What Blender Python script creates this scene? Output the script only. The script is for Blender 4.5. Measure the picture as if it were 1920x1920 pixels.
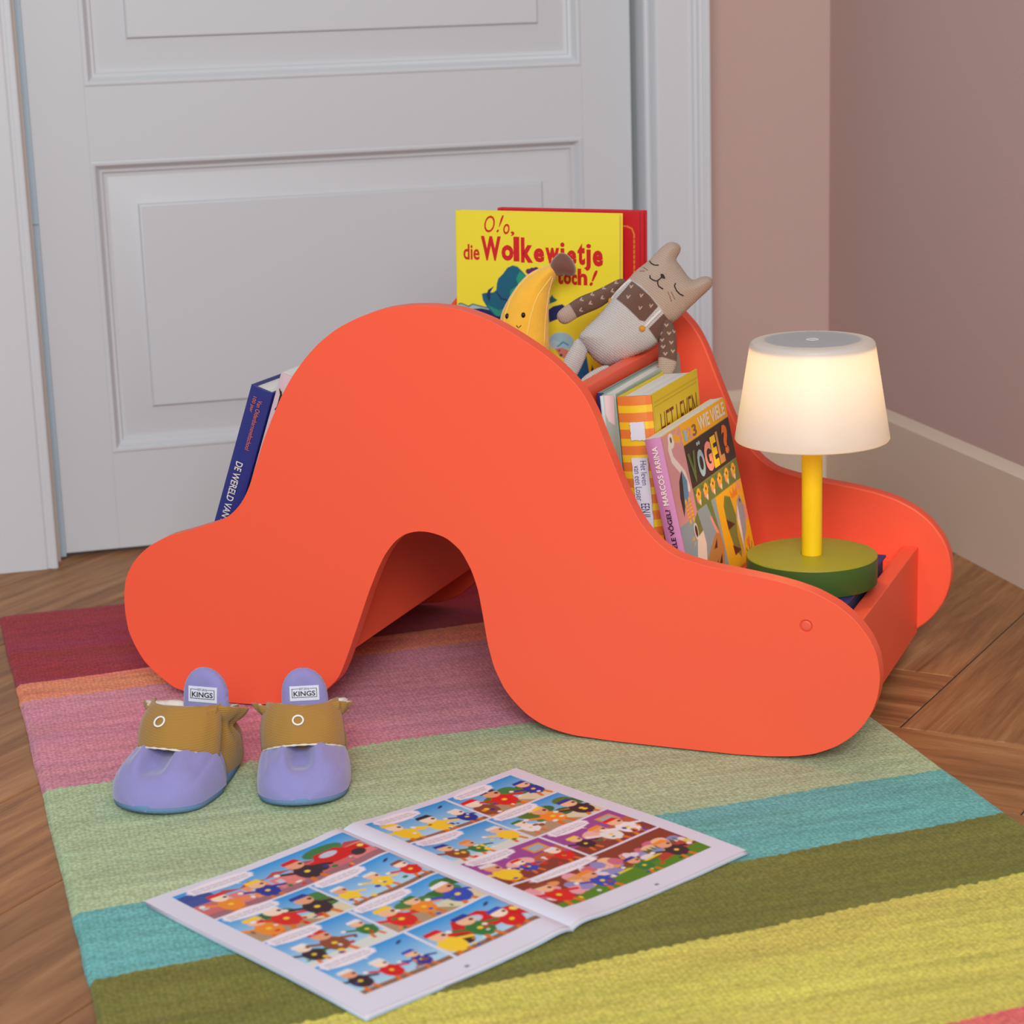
import bpy, bmesh, math, random
import numpy as np
from mathutils import Matrix, Vector
for o in list(bpy.data.objects): bpy.data.objects.remove(o)
C = bpy.context.scene.collection
S = bpy.context.scene
# ------------------------------------------------------------------ camera
FPX = 4011.5
R0 = Vector((0.9646, -0.2620, -0.0309)); U0 = Vector((0.0923, 0.2256, 0.9698)); F0 = Vector((0.2471, 0.9383, -0.2418))
R0.normalize(); F0.normalize(); U0 = R0.cross(F0); U0.normalize()
CAMP = Vector((0, 0, 0.73283))
cd = bpy.data.cameras.new('camera'); cam = bpy.data.objects.new('camera', cd); C.objects.link(cam)
m = Matrix.Identity(4)
for i in range(3):
    m[i][0] = R0[i]; m[i][1] = U0[i]; m[i][2] = -F0[i]; m[i][3] = CAMP[i]
cam.matrix_world = m
cd.sensor_width = 36; cd.lens = FPX/1920*36; cd.clip_start = .05; cd.clip_end = 50
cd.dof.use_dof = True; cd.dof.focus_distance = 2.12; cd.dof.aperture_fstop = 8.0
S.camera = cam
# ------------------------------------------------------------------ world and lights
w = bpy.data.worlds.new('world'); S.world = w; w.use_nodes = True
bg = w.node_tree.nodes['Background']; bg.inputs[0].default_value = (0.84, 0.93, 1.0, 1); bg.inputs[1].default_value = 0.46
def area(name, loc, to, sx, sy, e, col):
    l = bpy.data.lights.new(name, 'AREA'); l.shape = 'RECTANGLE'; l.size = sx; l.size_y = sy; l.energy = e; l.color = col
    o = bpy.data.objects.new(name, l); C.objects.link(o); o.location = loc
    o.rotation_euler = (Vector(to)-Vector(loc)).to_track_quat('-Z', 'Y').to_euler(); return o
area('window_daylight', (-.35, -1.3, 2.0), (.5, 2.1, .2), 1.7, 1.5, 106, (1.0, .99, .985))
S.view_settings.view_transform = 'Standard'; S.view_settings.look = 'None'
S.view_settings.exposure = 0.0; S.view_settings.gamma = 1.0; S.view_settings.use_curve_mapping = False

# ------------------------------------------------------------------ helpers
def lin(c):
    if isinstance(c, str):
        c = tuple(int(c[i:i+2], 16)/255 for i in (0, 2, 4))
    return tuple((x/12.92 if x <= .04045 else ((x+.055)/1.055)**2.4) for x in c)
def mat(name, col, rough=.5, bump=0, scale=200, spec=.5, var=0, sheen=0):
    m = bpy.data.materials.new(name); m.use_nodes = True; nt = m.node_tree; b = nt.nodes['Principled BSDF']
    c = lin(col); b.inputs['Base Color'].default_value = (*c, 1); b.inputs['Roughness'].default_value = rough
    b.inputs['Specular IOR Level'].default_value = spec
    if sheen: b.inputs['Sheen Weight'].default_value = sheen
    tc = nt.nodes.new('ShaderNodeTexCoord')
    if bump:
        n = nt.nodes.new('ShaderNodeTexNoise'); n.inputs['Scale'].default_value = scale; n.inputs['Detail'].default_value = 3
        bp = nt.nodes.new('ShaderNodeBump'); bp.inputs['Strength'].default_value = bump; bp.inputs['Distance'].default_value = .001
        nt.links.new(tc.outputs['Object'], n.inputs['Vector']); nt.links.new(n.outputs[0], bp.inputs['Height']); nt.links.new(bp.outputs[0], b.inputs['Normal'])
    if var:
        n2 = nt.nodes.new('ShaderNodeTexNoise'); n2.inputs['Scale'].default_value = scale*.12; n2.inputs['Detail'].default_value = 4
        mx = nt.nodes.new('ShaderNodeMix'); mx.data_type = 'RGBA'
        mx.inputs['A'].default_value = (*[x*(1-var) for x in c], 1); mx.inputs['B'].default_value = (*[min(1, x*(1+var)) for x in c], 1)
        nt.links.new(tc.outputs['Object'], n2.inputs['Vector']); nt.links.new(n2.outputs[0], mx.inputs['Factor']); nt.links.new(mx.outputs['Result'], b.inputs['Base Color'])
    return m
def attr_mat(name, rough=.45, spec=.5, bump=0, scale=300):
    m = mat(name, 'ffffff', rough, bump, scale, spec); nt = m.node_tree
    a = nt.nodes.new('ShaderNodeVertexColor'); a.layer_name = 'print'
    nt.links.new(a.outputs[0], nt.nodes['Principled BSDF'].inputs['Base Color']); return m
def link(name, me, mats, parent=None, mw=None, smooth=False):
    o = bpy.data.objects.new(name, me); C.objects.link(o)
    for x in (mats if isinstance(mats, (list, tuple)) else [mats]): me.materials.append(x)
    if smooth: me.polygons.foreach_set('use_smooth', [True]*len(me.polygons))
    if parent: o.parent = parent
    if mw is not None: o.matrix_local = mw
    return o
def mesh(name, vs, fs, mats, parent=None, mw=None, smooth=False, mi=None):
    me = bpy.data.meshes.new(name); me.from_pydata([tuple(v) for v in vs], [], fs)
    o = link(name, me, mats, parent, mw, smooth)
    if mi is not None: me.polygons.foreach_set('material_index', mi)
    me.update(); return o
def bevel(o, w, seg=3, ang=35):
    b = o.modifiers.new('bevel', 'BEVEL'); b.width = w; b.segments = seg; b.limit_method = 'ANGLE'; b.angle_limit = math.radians(ang); b.harden_normals = False
    o.data.polygons.foreach_set('use_smooth', [True]*len(o.data.polygons))
    wn = o.modifiers.new('wn', 'WEIGHTED_NORMAL'); wn.keep_sharp = True
    return o
class MB:
    def __init__(s): s.v = []; s.f = []; s.m = []
    def add(s, vs, fs, mi=0):
        k = len(s.v); s.v += [tuple(v) for v in vs]; s.f += [tuple(i+k for i in f) for f in fs]; s.m += [mi]*len(fs); return s
    def box(s, a, b, mi=0):
        x0, y0, z0 = a; x1, y1, z1 = b
        return s.add([(x0,y0,z0),(x1,y0,z0),(x1,y1,z0),(x0,y1,z0),(x0,y0,z1),(x1,y0,z1),(x1,y1,z1),(x0,y1,z1)],
              [(3,2,1,0),(4,5,6,7),(0,1,5,4),(1,2,6,5),(2,3,7,6),(3,0,4,7)], mi)
    def prism(s, poly, axis, a, b, mi=0):
        # poly list of 2D points extruded on axis ('y': (x,z), 'z': (x,y), 'x': (y,z))
        def P(p, t): return {'y': (p[0], t, p[1]), 'z': (p[0], p[1], t), 'x': (t, p[0], p[1])}[axis]
        n = len(poly); vs = [P(p, a) for p in poly]+[P(p, b) for p in poly]
        fs = [tuple(range(n))[::-1], tuple(range(n, 2*n))]+[(i, (i+1) % n, n+(i+1) % n, n+i) for i in range(n)]
        return s.add(vs, fs, mi)
    def tube(s, pts, r, n=8, mi=0, cap=True):
        pts = [Vector(p) for p in pts]; k = len(pts); vs = []; fs = []
        rr = r if isinstance(r, (list, tuple)) else [r]*k
        up = Vector((0, 0, 1))
        for i, p in enumerate(pts):
            t = (pts[min(i+1, k-1)]-pts[max(i-1, 0)]).normalized()
            a = t.cross(up)
            if a.length < 1e-3: a = t.cross(Vector((0, 1, 0)))
            a.normalize(); b = t.cross(a)
            for j in range(n):
                q = 2*math.pi*j/n; vs.append(p+a*math.cos(q)*rr[i]+b*math.sin(q)*rr[i])
        for i in range(k-1):
            for j in range(n): fs.append((i*n+j, i*n+(j+1) % n, (i+1)*n+(j+1) % n, (i+1)*n+j))
        if cap: fs += [tuple(range(n))[::-1], tuple(range((k-1)*n, k*n))]
        return s.add(vs, fs, mi)
    def lathe(s, prof, n=96, mi=0):
        vs = []; fs = []
        for r, z in prof:
            for j in range(n): a = 2*math.pi*j/n; vs.append((r*math.cos(a), r*math.sin(a), z))
        for i in range(len(prof)-1):
            for j in range(n): fs.append((i*n+j, i*n+(j+1) % n, (i+1)*n+(j+1) % n, (i+1)*n+j))
        return s.add(vs, fs, mi)
    def build(s, name, mats, parent=None, mw=None, smooth=False):
        return mesh(name, s.v, s.f, mats, parent, mw, smooth, s.m)
def thing(name, label, cat, mw=None, group=None):
    o = bpy.data.objects.new(name, None); C.objects.link(o); o.empty_display_size = .05
    o['label'] = label; o['category'] = cat
    if group: o['group'] = group
    if mw is not None: o.matrix_world = mw
    return o
def struct(o): o['kind'] = 'structure'; return o
def frame(o, ex, ey, ez):
    m = Matrix.Identity(4)
    for i in range(3): m[i][0] = ex[i]; m[i][1] = ey[i]; m[i][2] = ez[i]; m[i][3] = o[i]
    return m
# bookcase frame: x along the side panel, y through its depth, z up
AU = Vector((0.805680, -0.592351, 0)); AN = Vector((0.592351, 0.805680, 0))
BF = frame(Vector((0.27476, 2.11397, 0)), AU, AN, Vector((0, 0, 1)))
# ------------------------------------------------------------------ lettering (flat glyph outlines turned into mesh)
_tc = {}
def glyphs(s, bold=0.0, shear=0.0):
    k = (s, bold, shear)
    if k not in _tc:
        cu = bpy.data.curves.new('t', 'FONT'); cu.body = s; cu.offset = bold; cu.shear = shear; cu.resolution_u = 3; cu.fill_mode = 'FRONT'
        ob = bpy.data.objects.new('t', cu); C.objects.link(ob)
        dg = bpy.context.evaluated_depsgraph_get(); me = bpy.data.meshes.new_from_object(ob.evaluated_get(dg))
        vs = np.array([v.co[:2] for v in me.vertices]); fs = [tuple(p.vertices) for p in me.polygons]
        bpy.data.objects.remove(ob); bpy.data.curves.remove(cu); bpy.data.meshes.remove(me)
        a = vs.min(0); b = vs.max(0); _tc[k] = ((vs-a)/(b-a), fs)
    return _tc[k]
def lettering(name, items, mats, parent, mw, lift=.00045, label=None):
    """items: (string, x0, x1, y0, y1, material index, bold, shear, rotation in degrees) in the surface's own metres"""
    mb = MB()
    for it in items:
        s, x0, x1, y0, y1, mi = it[:6]; bold = it[6] if len(it) > 6 else 0; sh = it[7] if len(it) > 7 else 0; ro = it[8] if len(it) > 8 else 0
        vs, fs = glyphs(s, bold, sh)
        P = vs*np.array([x1-x0, y1-y0])+np.array([x0, y0])
        if ro:
            c = np.array([(x0+x1)/2, (y0+y1)/2]); t = math.radians(ro); d = P-c
            P = c+np.stack([d[:, 0]*math.cos(t)-d[:, 1]*math.sin(t), d[:, 0]*math.sin(t)+d[:, 1]*math.cos(t)], 1)
        mb.add([(p[0], p[1], lift) for p in P], fs, mi)
    o = mb.build(name, mats, parent, mw)
    if label: o['label'] = label
    return o
# ------------------------------------------------------------------ printed art: shapes painted on a grid of points
class Canvas:
    def __init__(s, w, h, res, bg):
        s.w, s.h = w, h; s.nx = int(w/res)+1; s.ny = int(h/res)+1
        xs = np.linspace(0, w, s.nx); ys = np.linspace(0, h, s.ny); s.X, s.Y = np.meshgrid(xs, ys); s.res = w/(s.nx-1)
        s.A = np.zeros((s.ny, s.nx, 3)); s.A[:] = lin(bg)
    def mix(s, a, col):
        if callable(col): c = col(s.X, s.Y)
        else: c = np.array(lin(col))
        s.A = s.A*(1-a[..., None])+c*a[..., None]; return s
    def rect(s, x0, y0, x1, y1, col):
        d = np.minimum(np.minimum(s.X-x0, x1-s.X), np.minimum(s.Y-y0, y1-s.Y)); return s.mix(np.clip(.5+d/s.res, 0, 1), col)
    def ell(s, cx, cy, rx, ry, col, rot=0):
        t = math.radians(rot); dx = s.X-cx; dy = s.Y-cy; u = dx*math.cos(t)+dy*math.sin(t); v = -dx*math.sin(t)+dy*math.cos(t)
        d = (1-np.sqrt((u/rx)**2+(v/ry)**2))*min(rx, ry); return s.mix(np.clip(.5+d/s.res, 0, 1), col)
    def poly(s, pts, col): return s.mix(np.clip(.5+sdf(s.X, s.Y, pts)/s.res, 0, 1), col)
    def line(s, pts, wd, col):
        d = np.full(s.X.shape, 1e9)
        for (ax, ay), (bx, by) in zip(pts[:-1], pts[1:]):
            dx, dy = bx-ax, by-ay; t = np.clip(((s.X-ax)*dx+(s.Y-ay)*dy)/(dx*dx+dy*dy+1e-12), 0, 1)
            d = np.minimum(d, np.hypot(s.X-ax-t*dx, s.Y-ay-t*dy))
        return s.mix(np.clip(.5+(wd/2-d)/s.res, 0, 1), col)
def sdf(X, Y, pts):
    d = np.full(X.shape, 1e9); ins = np.zeros(X.shape, bool)
    n = len(pts)
    for i in range(n):
        ax, ay = pts[i]; bx, by = pts[(i+1) % n]; dx, dy = bx-ax, by-ay
        t = np.clip(((X-ax)*dx+(Y-ay)*dy)/(dx*dx+dy*dy+1e-15), 0, 1); d = np.minimum(d, np.hypot(X-ax-t*dx, Y-ay-t*dy))
        if abs(dy) > 1e-12:
            c = ((ay > Y) != (by > Y)) & (X < dx*(Y-ay)/dy+ax); ins ^= c
    return np.where(ins, d, -d)
def sheet_data(cv, fn):
    """grid mesh of a canvas; fn maps arrays (x,y) to xyz"""
    P = fn(cv.X.ravel(), cv.Y.ravel()); nx, ny = cv.nx, cv.ny
    i = np.arange(nx-1); j = np.arange(ny-1); I, J = np.meshgrid(i, j); a = (J*nx+I).ravel()
    F = np.stack([a, a+1, a+1+nx, a+nx], 1); return P, F
def sheet(name, cv, fn, mt, parent=None, mw=None, smooth=True):
    P, F = sheet_data(cv, fn); me = bpy.data.meshes.new(name)
    me.vertices.add(len(P)); me.vertices.foreach_set('co', P.astype(np.float32).ravel())
    me.loops.add(F.size); me.loops.foreach_set('vertex_index', F.ravel().astype(np.int32))
    me.polygons.add(len(F)); me.polygons.foreach_set('loop_start', np.arange(0, F.size, 4, dtype=np.int32)); me.polygons.foreach_set('loop_total', np.full(len(F), 4, dtype=np.int32))
    me.update(calc_edges=True)
    at = me.color_attributes.new('print', 'FLOAT_COLOR', 'POINT')
    col = np.concatenate([cv.A.reshape(-1, 3), np.ones((cv.A.size//3, 1))], 1).astype(np.float32); at.data.foreach_set('color', col.ravel())
    return link(name, me, mt, parent, mw, smooth)

# ------------------------------------------------------------------ materials
M = {}
M['orange'] = mat('orange_lacquer', (.975, .375, .255), .42, .05, 900, .4)
M['door'] = mat('door_paint', (.79, .805, .82), .38, .12, 60, .35)
M['trim'] = mat('trim_paint', (.81, .825, .84), .4, .1, 60, .35)
M['jamb'] = mat('jamb_cream', (.84, .80, .76), .5)
M['seal'] = mat('hinge_strip', (.66, .74, .79), .5)
M['dark'] = mat('dark_joint', (.16, .15, .15), .9)  # dark base showing in the joints between floor planks
M['wall'] = mat('pink_wall_paint', (.77, .66, .625), .85, .35, 350, .2)
M['base'] = mat('baseboard_paint', (.85, .78, .70), .45, .05, 100, .35)
M['print'] = attr_mat('printed_cover', .38, .5)
M['paper_print'] = attr_mat('printed_paper', .55, .3)
M['paper'] = mat('page_paper', (.93, .92, .89), .8, .1, 300)
M['white'] = mat('white_plastic', (.93, .93, .93), .4)
# ================================================================== ROOM
YD, XW = 2.8228, 1.2231
# herringbone oak floor: one mesh, planks with their own tint and grain direction
def floor():
    W, n = .172, 5; L = W*n; g = .0007
    ca = math.cos(math.radians(45.5)); sa = math.sin(math.radians(45.5))
    a0 = .877*ca+1.845*sa; b0 = -.877*sa+1.845*ca
    rnd = random.Random(5); vs = []; fs = []; uv = []; tint = []
    def plank(al, ah, bl, bh, ver):
        cx, cy = (al+ah)/2, (bl+bh)/2; x = cx*ca-cy*sa; y = cx*sa+cy*ca
        if not (-1.3 < x < 2.0 and -.2 < y < 3.4): return
        k = len(vs); ch = .0012
        oa, ob = rnd.random()*20, rnd.random()*20; t = rnd.random()
        for z, e in ((0, ch), (-.0012, 0)):
            for a, b in ((al+g+e, bl+g+e), (ah-g-e, bl+g+e), (ah-g-e, bh-g-e), (al+g+e, bh-g-e)):
                vs.append((a*ca-b*sa, a*sa+b*ca, z)); uv.append((b+oa, a+ob) if ver else (a+oa, b+ob)); tint.append(t)
        fs.append((k, k+1, k+2, k+3))
        for i in range(4): j = (i+1) % 4; fs.append((k+4+i, k+4+j, k+j, k+i))
    for r in range(-16, 17):
        for m_ in range(-6, 7):
            al = a0+r*W+m_*2*L; plank(al, al+L, b0+(r-1)*W, b0+r*W, False)
    for c in range(-16, 17):
        for m_ in range(-6, 7):
            bl = b0+c*W+m_*2*L; plank(a0+c*W, a0+(c+1)*W, bl, bl+L, True)
    k = len(vs); vs.extend([(-1.3, -.2, -.0013), (2, -.2, -.0013), (2, 3.4, -.0013), (-1.3, 3.4, -.0013)]); fs.append((k, k+1, k+2, k+3))
    uv.extend([(0, 0)]*4); tint.extend([0]*4)
    m = bpy.data.materials.new('oak_herringbone'); m.use_nodes = True; nt = m.node_tree; b = nt.nodes['Principled BSDF']
    N = nt.nodes.new; Lk = nt.links.new
    u = N('ShaderNodeUVMap'); u.uv_map = 'grain'; mp = N('ShaderNodeMapping'); mp.inputs['Scale'].default_value = (2.2, 26, 1)
    n1 = N('ShaderNodeTexNoise'); n1.inputs['Scale'].default_value = 1.6; n1.inputs['Detail'].default_value = 7; n1.inputs['Roughness'].default_value = .62; n1.inputs['Distortion'].default_value = .6
    mp2 = N('ShaderNodeMapping'); mp2.inputs['Scale'].default_value = (14, 260, 1); n2 = N('ShaderNodeTexNoise'); n2.inputs['Scale'].default_value = 1.5; n2.inputs['Detail'].default_value = 3
    n3 = N('ShaderNodeTexNoise'); n3.inputs['Scale'].default_value = 3.2; n3.inputs['Detail'].default_value = 2
    r = N('ShaderNodeValToRGB'); e = r.color_ramp; e.elements[0].position = .3; e.elements[0].color = (*lin((.49, .32, .19)), 1); e.elements[1].position = .72; e.elements[1].color = (*lin((.74, .55, .37)), 1)
    x = e.elements.new(.52); x.color = (*lin((.64, .445, .275)), 1)
    at = N('ShaderNodeAttribute'); at.attribute_name = 'tint'
    mr = N('ShaderNodeMapRange'); mr.inputs['To Min'].default_value = .82; mr.inputs['To Max'].default_value = 1.08
    mr2 = N('ShaderNodeMapRange'); mr2.inputs['From Min'].default_value = .35; mr2.inputs['From Max'].default_value = .65; mr2.inputs['To Min'].default_value = .92; mr2.inputs['To Max'].default_value = 1.08
    mr3 = N('ShaderNodeMapRange'); mr3.inputs['From Min'].default_value = .3; mr3.inputs['From Max'].default_value = .7; mr3.inputs['To Min'].default_value = .88; mr3.inputs['To Max'].default_value = 1.1
    mu = N('ShaderNodeMath'); mu.operation = 'MULTIPLY'; mu2 = N('ShaderNodeMath'); mu2.operation = 'MULTIPLY'
    vm = N('ShaderNodeVectorMath'); vm.operation = 'SCALE'
    Lk(u.outputs[0], mp.inputs[0]); Lk(mp.outputs[0], n1.inputs['Vector']); Lk(u.outputs[0], mp2.inputs[0]); Lk(mp2.outputs[0], n2.inputs['Vector']); Lk(u.outputs[0], n3.inputs['Vector'])
    Lk(n1.outputs[0], r.inputs[0]); Lk(at.outputs['Fac'], mr.inputs[0]); Lk(n2.outputs[0], mr2.inputs[0]); Lk(n3.outputs[0], mr3.inputs[0])
    Lk(mr.outputs[0], mu.inputs[0]); Lk(mr2.outputs[0], mu.inputs[1]); Lk(mu.outputs[0], mu2.inputs[0]); Lk(mr3.outputs[0], mu2.inputs[1])
    Lk(r.outputs[0], vm.inputs[0]); Lk(mu2.outputs[0], vm.inputs['Scale']); Lk(vm.outputs[0], b.inputs['Base Color'])
    bp = N('ShaderNodeBump'); bp.inputs['Strength'].default_value = .25; bp.inputs['Distance'].default_value = .0006; Lk(n2.outputs[0], bp.inputs['Height']); Lk(bp.outputs[0], b.inputs['Normal'])
    b.inputs['Roughness'].default_value = .5; b.inputs['Specular IOR Level'].default_value = .35
    o = mesh('floor', vs, fs, [m, M['dark']])
    o.data.polygons[len(fs)-1].material_index = 1
    a = o.data.attributes.new('tint', 'FLOAT', 'POINT'); a.data.foreach_set('value', tint)
    ul = o.data.uv_layers.new(name='grain')
    for l in o.data.loops: ul.data[l.index].uv = uv[l.vertex_index]
    struct(o)
floor()
# walls
wb = MB(); wb.box((-1.3, YD+.019, -.01), (-.0, YD+.12, 2.6)); wb.box((.985, YD+.019, -.01), (XW+.13, YD+.12, 2.6)); wb.box((-.0, YD+.019, 2.15), (.985, YD+.12, 2.6))
struct(wb.build('wall_back', M['wall']))
wr = MB(); wr.box((XW+.007, -.2, -.01), (XW+.13, YD+.019, 2.6)); struct(wr.build('wall_right', M['wall']))
# baseboards with a stepped top
def bb(name, along, a, b, face):
    pr = [(0, 0), (0, .134), (.002, .1365), (.0045, .1405), (.008, .1475), (.010, .149), (.02, .149), (.02, 0)]
    mb = MB()
    if along == 'y': mb.prism([(face+p[0], p[1]) for p in pr], 'y', a, b)
    else: mb.prism([(face+p[0], p[1]) for p in pr], 'x', a, b)
    return struct(mb.build(name, M['base']))
bb('baseboard_right', 'y', -.2, YD+.019, XW-.0005)
bb('baseboard_back', 'x', 1.024, XW+.004, YD+.0085)
# door casings (profiled boards) and jamb strips
def casing(name, prof, z0=0):
    mb = MB(); mb.prism(prof, 'z', z0, 2.2); o = mb.build(name, M['trim']); bevel(o, .0012, 2, 25); return struct(o)
CY = 2.774
casing('trim_1', [(-.35, CY), (.0985, CY), (.1005, CY+.002), (.1035, CY+.002), (.1055, CY), (.1115, CY), (.1135, CY+.002), (.1135, YD+.05), (-.35, YD+.05)])
casing('trim_2', [(.9375, CY+.016), (.9395, CY+.012), (.9435, CY+.012), (.9455, CY+.016), (.9485, CY+.004), (.9515, CY), (.996, CY), (.999, CY-.003), (1.002, CY-.0005), (1.0065, CY-.0005), (1.0085, CY-.006), (1.0125, CY-.008), (1.0155, CY-.006), (1.0175, CY-.010), (1.0235, CY-.010), (1.0235, YD+.019), (.9375, YD+.019)])
mb = MB(); mb.box((.1130, YD-.012, 0), (.1185, YD+.05, 2.16)); j = mb.build('trim_3', M['jamb']); struct(j)
mb = MB(); mb.box((.1185, YD-.004, .004), (.1265, YD+.01, 2.16)); mb.box((.1192, YD-.007, .446), (.1262, YD-.004, .4475)); j = mb.build('trim_4', M['seal']); struct(j); j['label'] = 'blue-grey metal hinge strip'
mb = MB(); mb.box((.9285, YD+.012, 0), (.9385, YD+.05, 2.16)); j = mb.build('trim_5', mat('door_gap_grey', (.50, .52, .52), .7)); struct(j)
# panelled door
def door():
    dx0, dx1, dz0, dz1 = .1268, .9295, .0075, 2.15
    panels = [(.1975, .1375, .8610, .5215), (.1975, .6155, .8590, 1.33)]
    mb = MB(); y0, y1 = YD, YD+.04
    xs = [dx0, .1975, .8600, dx1]
    mb.box((dx0, y0, dz0), (.1975, y1, dz1)); mb.box((.8600, y0, dz0), (dx1, y1, dz1))
    mb.box((.1975, y0, dz0), (.86, y1, .1375)); mb.box((.1975, y0, .5215), (.86, y1, .6155)); mb.box((.1975, y0, 1.33), (.86, y1, dz1))
    slab = mb.build('door_1', M['door']); bevel(slab, .0003, 2); struct(slab)
    # moulded, raised and fielded panels: nested rectangular rings
    for k, (x0, z0, x1, z1) in enumerate([(.1975, .1375, .86, .5215), (.1975, .6155, .86, 1.33)]):
        ring = [(0, 0), (.0025, -.0012), (.006, -.0006), (.0085, .0035), (.0115, .0075), (.0155, .0085), (.0165, .0115), (.0205, .0125), (.0225, .0125), (.0575, .0065), (.0595, .0025), (.0615, .0020)]
        vs = []; fs = []
        for d, dep in ring:
            vs += [(x0+d, y0+dep, z0+d), (x1-d, y0+dep, z0+d), (x1-d, y0+dep, z1-d), (x0+d, y0+dep, z1-d)]
        n = len(ring)
        for i in range(n-1):
            for j_ in range(4): q = (j_+1) % 4; fs.append((i*4+j_, i*4+q, (i+1)*4+q, (i+1)*4+j_))
        k4 = (n-1)*4; fs.append((k4, k4+1, k4+2, k4+3))
        o = mesh('door_panel', vs, fs, M['door'], slab)
        bevel(o, .0006, 2, 20)
door()
# ================================================================== RUG
def rug():
    bounds_l = [2.5625, 2.276, 2.2150, 1.952, 1.655, 1.530, 1.393, 1.205, 1.08, .95]
    bounds_r = [2.5780, 2.345, 2.283, 1.992, 1.7145, 1.6005, 1.484, 1.285, 1.17, 1.04]
    xl = lambda y: .0295+(2.53-y)*.0285; xr = lambda y: .860+(1.87-y)*.018
    nx = 160; rows = []
    for i in range(len(bounds_l)-1):
        k = 24
        for j_ in range(k): rows.append((i+j_/k))
    rows.append(len(bounds_l)-1)
    vs = []; uv = []; rnd = random.Random(3)
    T = .0062
    ed = [(math.sin(i*.37)*.0005+rnd.uniform(-.0003, .0003)) for i in range(len(rows))]
    ed2 = [(math.sin(i*.31)*.0005+rnd.uniform(-.0003, .0003)) for i in range(len(rows))]
    for r_, t in enumerate(rows):
        i = min(int(t), len(bounds_l)-2); f = t-i
        yl = bounds_l[i]*(1-f)+bounds_l[i+1]*f; yr = bounds_r[i]*(1-f)+bounds_r[i+1]*f
        x0 = xl(yl)+ed[r_]; x1 = xr(yr)+ed2[r_]
        for c in range(nx+1):
            s = c/nx; x = x0+(x1-x0)*s; wav = .0015*math.sin(s*7+t)*(1 if t < 1 else .6)
            y = yl+(yr-yl)*s+wav
            e = min(s, 1-s)*(x1-x0); z = T*min(1, .35+e/.006)+.0006*math.sin(x*31+y*17)*math.sin(y*23)
            if r_ == 0: z *= .4
            vs.append((x, y, z)); uv.append((x, t))
    nr = len(rows); fs = []
    for r_ in range(nr-1):
        for c in range(nx): a = r_*(nx+1)+c; fs.append((a, a+nx+1, a+nx+2, a+1))
    # skirt down to the floor
    per = [c for c in range(nx+1)]+[r_*(nx+1)+nx for r_ in range(1, nr)]+[(nr-1)*(nx+1)+c for c in range(nx-1, -1, -1)]+[r_*(nx+1) for r_ in range(nr-2, 0, -1)]
    k = len(vs)
    for p in per: vs.append((vs[p][0], vs[p][1], 0.0002)); uv.append(uv[p])
    n = len(per)
    for i in range(n): j_ = (i+1) % n; fs.append((per[i], per[j_], k+j_, k+i))
    m = bpy.data.materials.new('woven_cotton_stripes'); m.use_nodes = True; nt = m.node_tree; b = nt.nodes['Principled BSDF']; N = nt.nodes.new; Lk = nt.links.new
    u = N('ShaderNodeUVMap'); u.uv_map = 'stripe'; sp = N('ShaderNodeSeparateXYZ'); Lk(u.outputs[0], sp.inputs[0])
    tc = N('ShaderNodeTexCoord')
    # jagged boundaries
    nj = N('ShaderNodeTexNoise'); nj.inputs['Scale'].default_value = 95; nj.inputs['Detail'].default_value = 1; Lk(tc.outputs['Object'], nj.inputs['Vector'])
    j1 = N('ShaderNodeMath'); j1.operation = 'MULTIPLY_ADD'; j1.inputs[1].default_value = .036; j1.inputs[2].default_value = -.018; Lk(nj.outputs[0], j1.inputs[0])
    wv = N('ShaderNodeMath'); wv.operation = 'SINE'; wm = N('ShaderNodeMath'); wm.operation = 'MULTIPLY'; wm.inputs[1].default_value = 620; Lk(sp.outputs[0], wm.inputs[0]); Lk(wm.outputs[0], wv.inputs[0])
    w2 = N('ShaderNodeMath'); w2.operation = 'MULTIPLY_ADD'; w2.inputs[1].default_value = .005; Lk(wv.outputs[0], w2.inputs[0]); Lk(j1.outputs[0], w2.inputs[2])
    ad = N('ShaderNodeMath'); ad.operation = 'ADD'; Lk(sp.outputs[1], ad.inputs[0]); Lk(w2.outputs[0], ad.inputs[1])
    dv = N('ShaderNodeMath'); dv.operation = 'DIVIDE'; dv.inputs[1].default_value = 9; Lk(ad.outputs[0], dv.inputs[0])
    r = N('ShaderNodeValToRGB'); r.color_ramp.interpolation = 'CONSTANT'
    cols = RUGC
    e = r.color_ramp.elements
    e[0].position = 0; e[0].color = (*lin(cols[0]), 1); e[1].position = 1/9; e[1].color = (*lin(cols[1]), 1)
    for i in range(2, 9): x = e.new(i/9); x.color = (*lin(cols[i]), 1)
    Lk(dv.outputs[0], r.inputs[0])
    # streaky yarn tone
    mp = N('ShaderNodeMapping'); mp.inputs['Scale'].default_value = (5, 60, 60); Lk(tc.outputs['Object'], mp.inputs[0])
    n1 = N('ShaderNodeTexNoise'); n1.inputs['Scale'].default_value = 1.4; n1.inputs['Detail'].default_value = 4; Lk(mp.outputs[0], n1.inputs['Vector'])
    mr = N('ShaderNodeMapRange'); mr.inputs['From Min'].default_value = .3; mr.inputs['From Max'].default_value = .7; mr.inputs['To Min'].default_value = .84; mr.inputs['To Max'].default_value = 1.14; Lk(n1.outputs[0], mr.inputs[0])
    # weave: staggered knots
    vo = N('ShaderNodeTexVoronoi'); vo.inputs['Scale'].default_value = 1; vo.inputs['Randomness'].default_value = .55
    mp2 = N('ShaderNodeMapping'); mp2.inputs['Scale'].default_value = (240, 390, 1); Lk(tc.outputs['Object'], mp2.inputs[0]); Lk(mp2.outputs[0], vo.inputs['Vector'])
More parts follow.
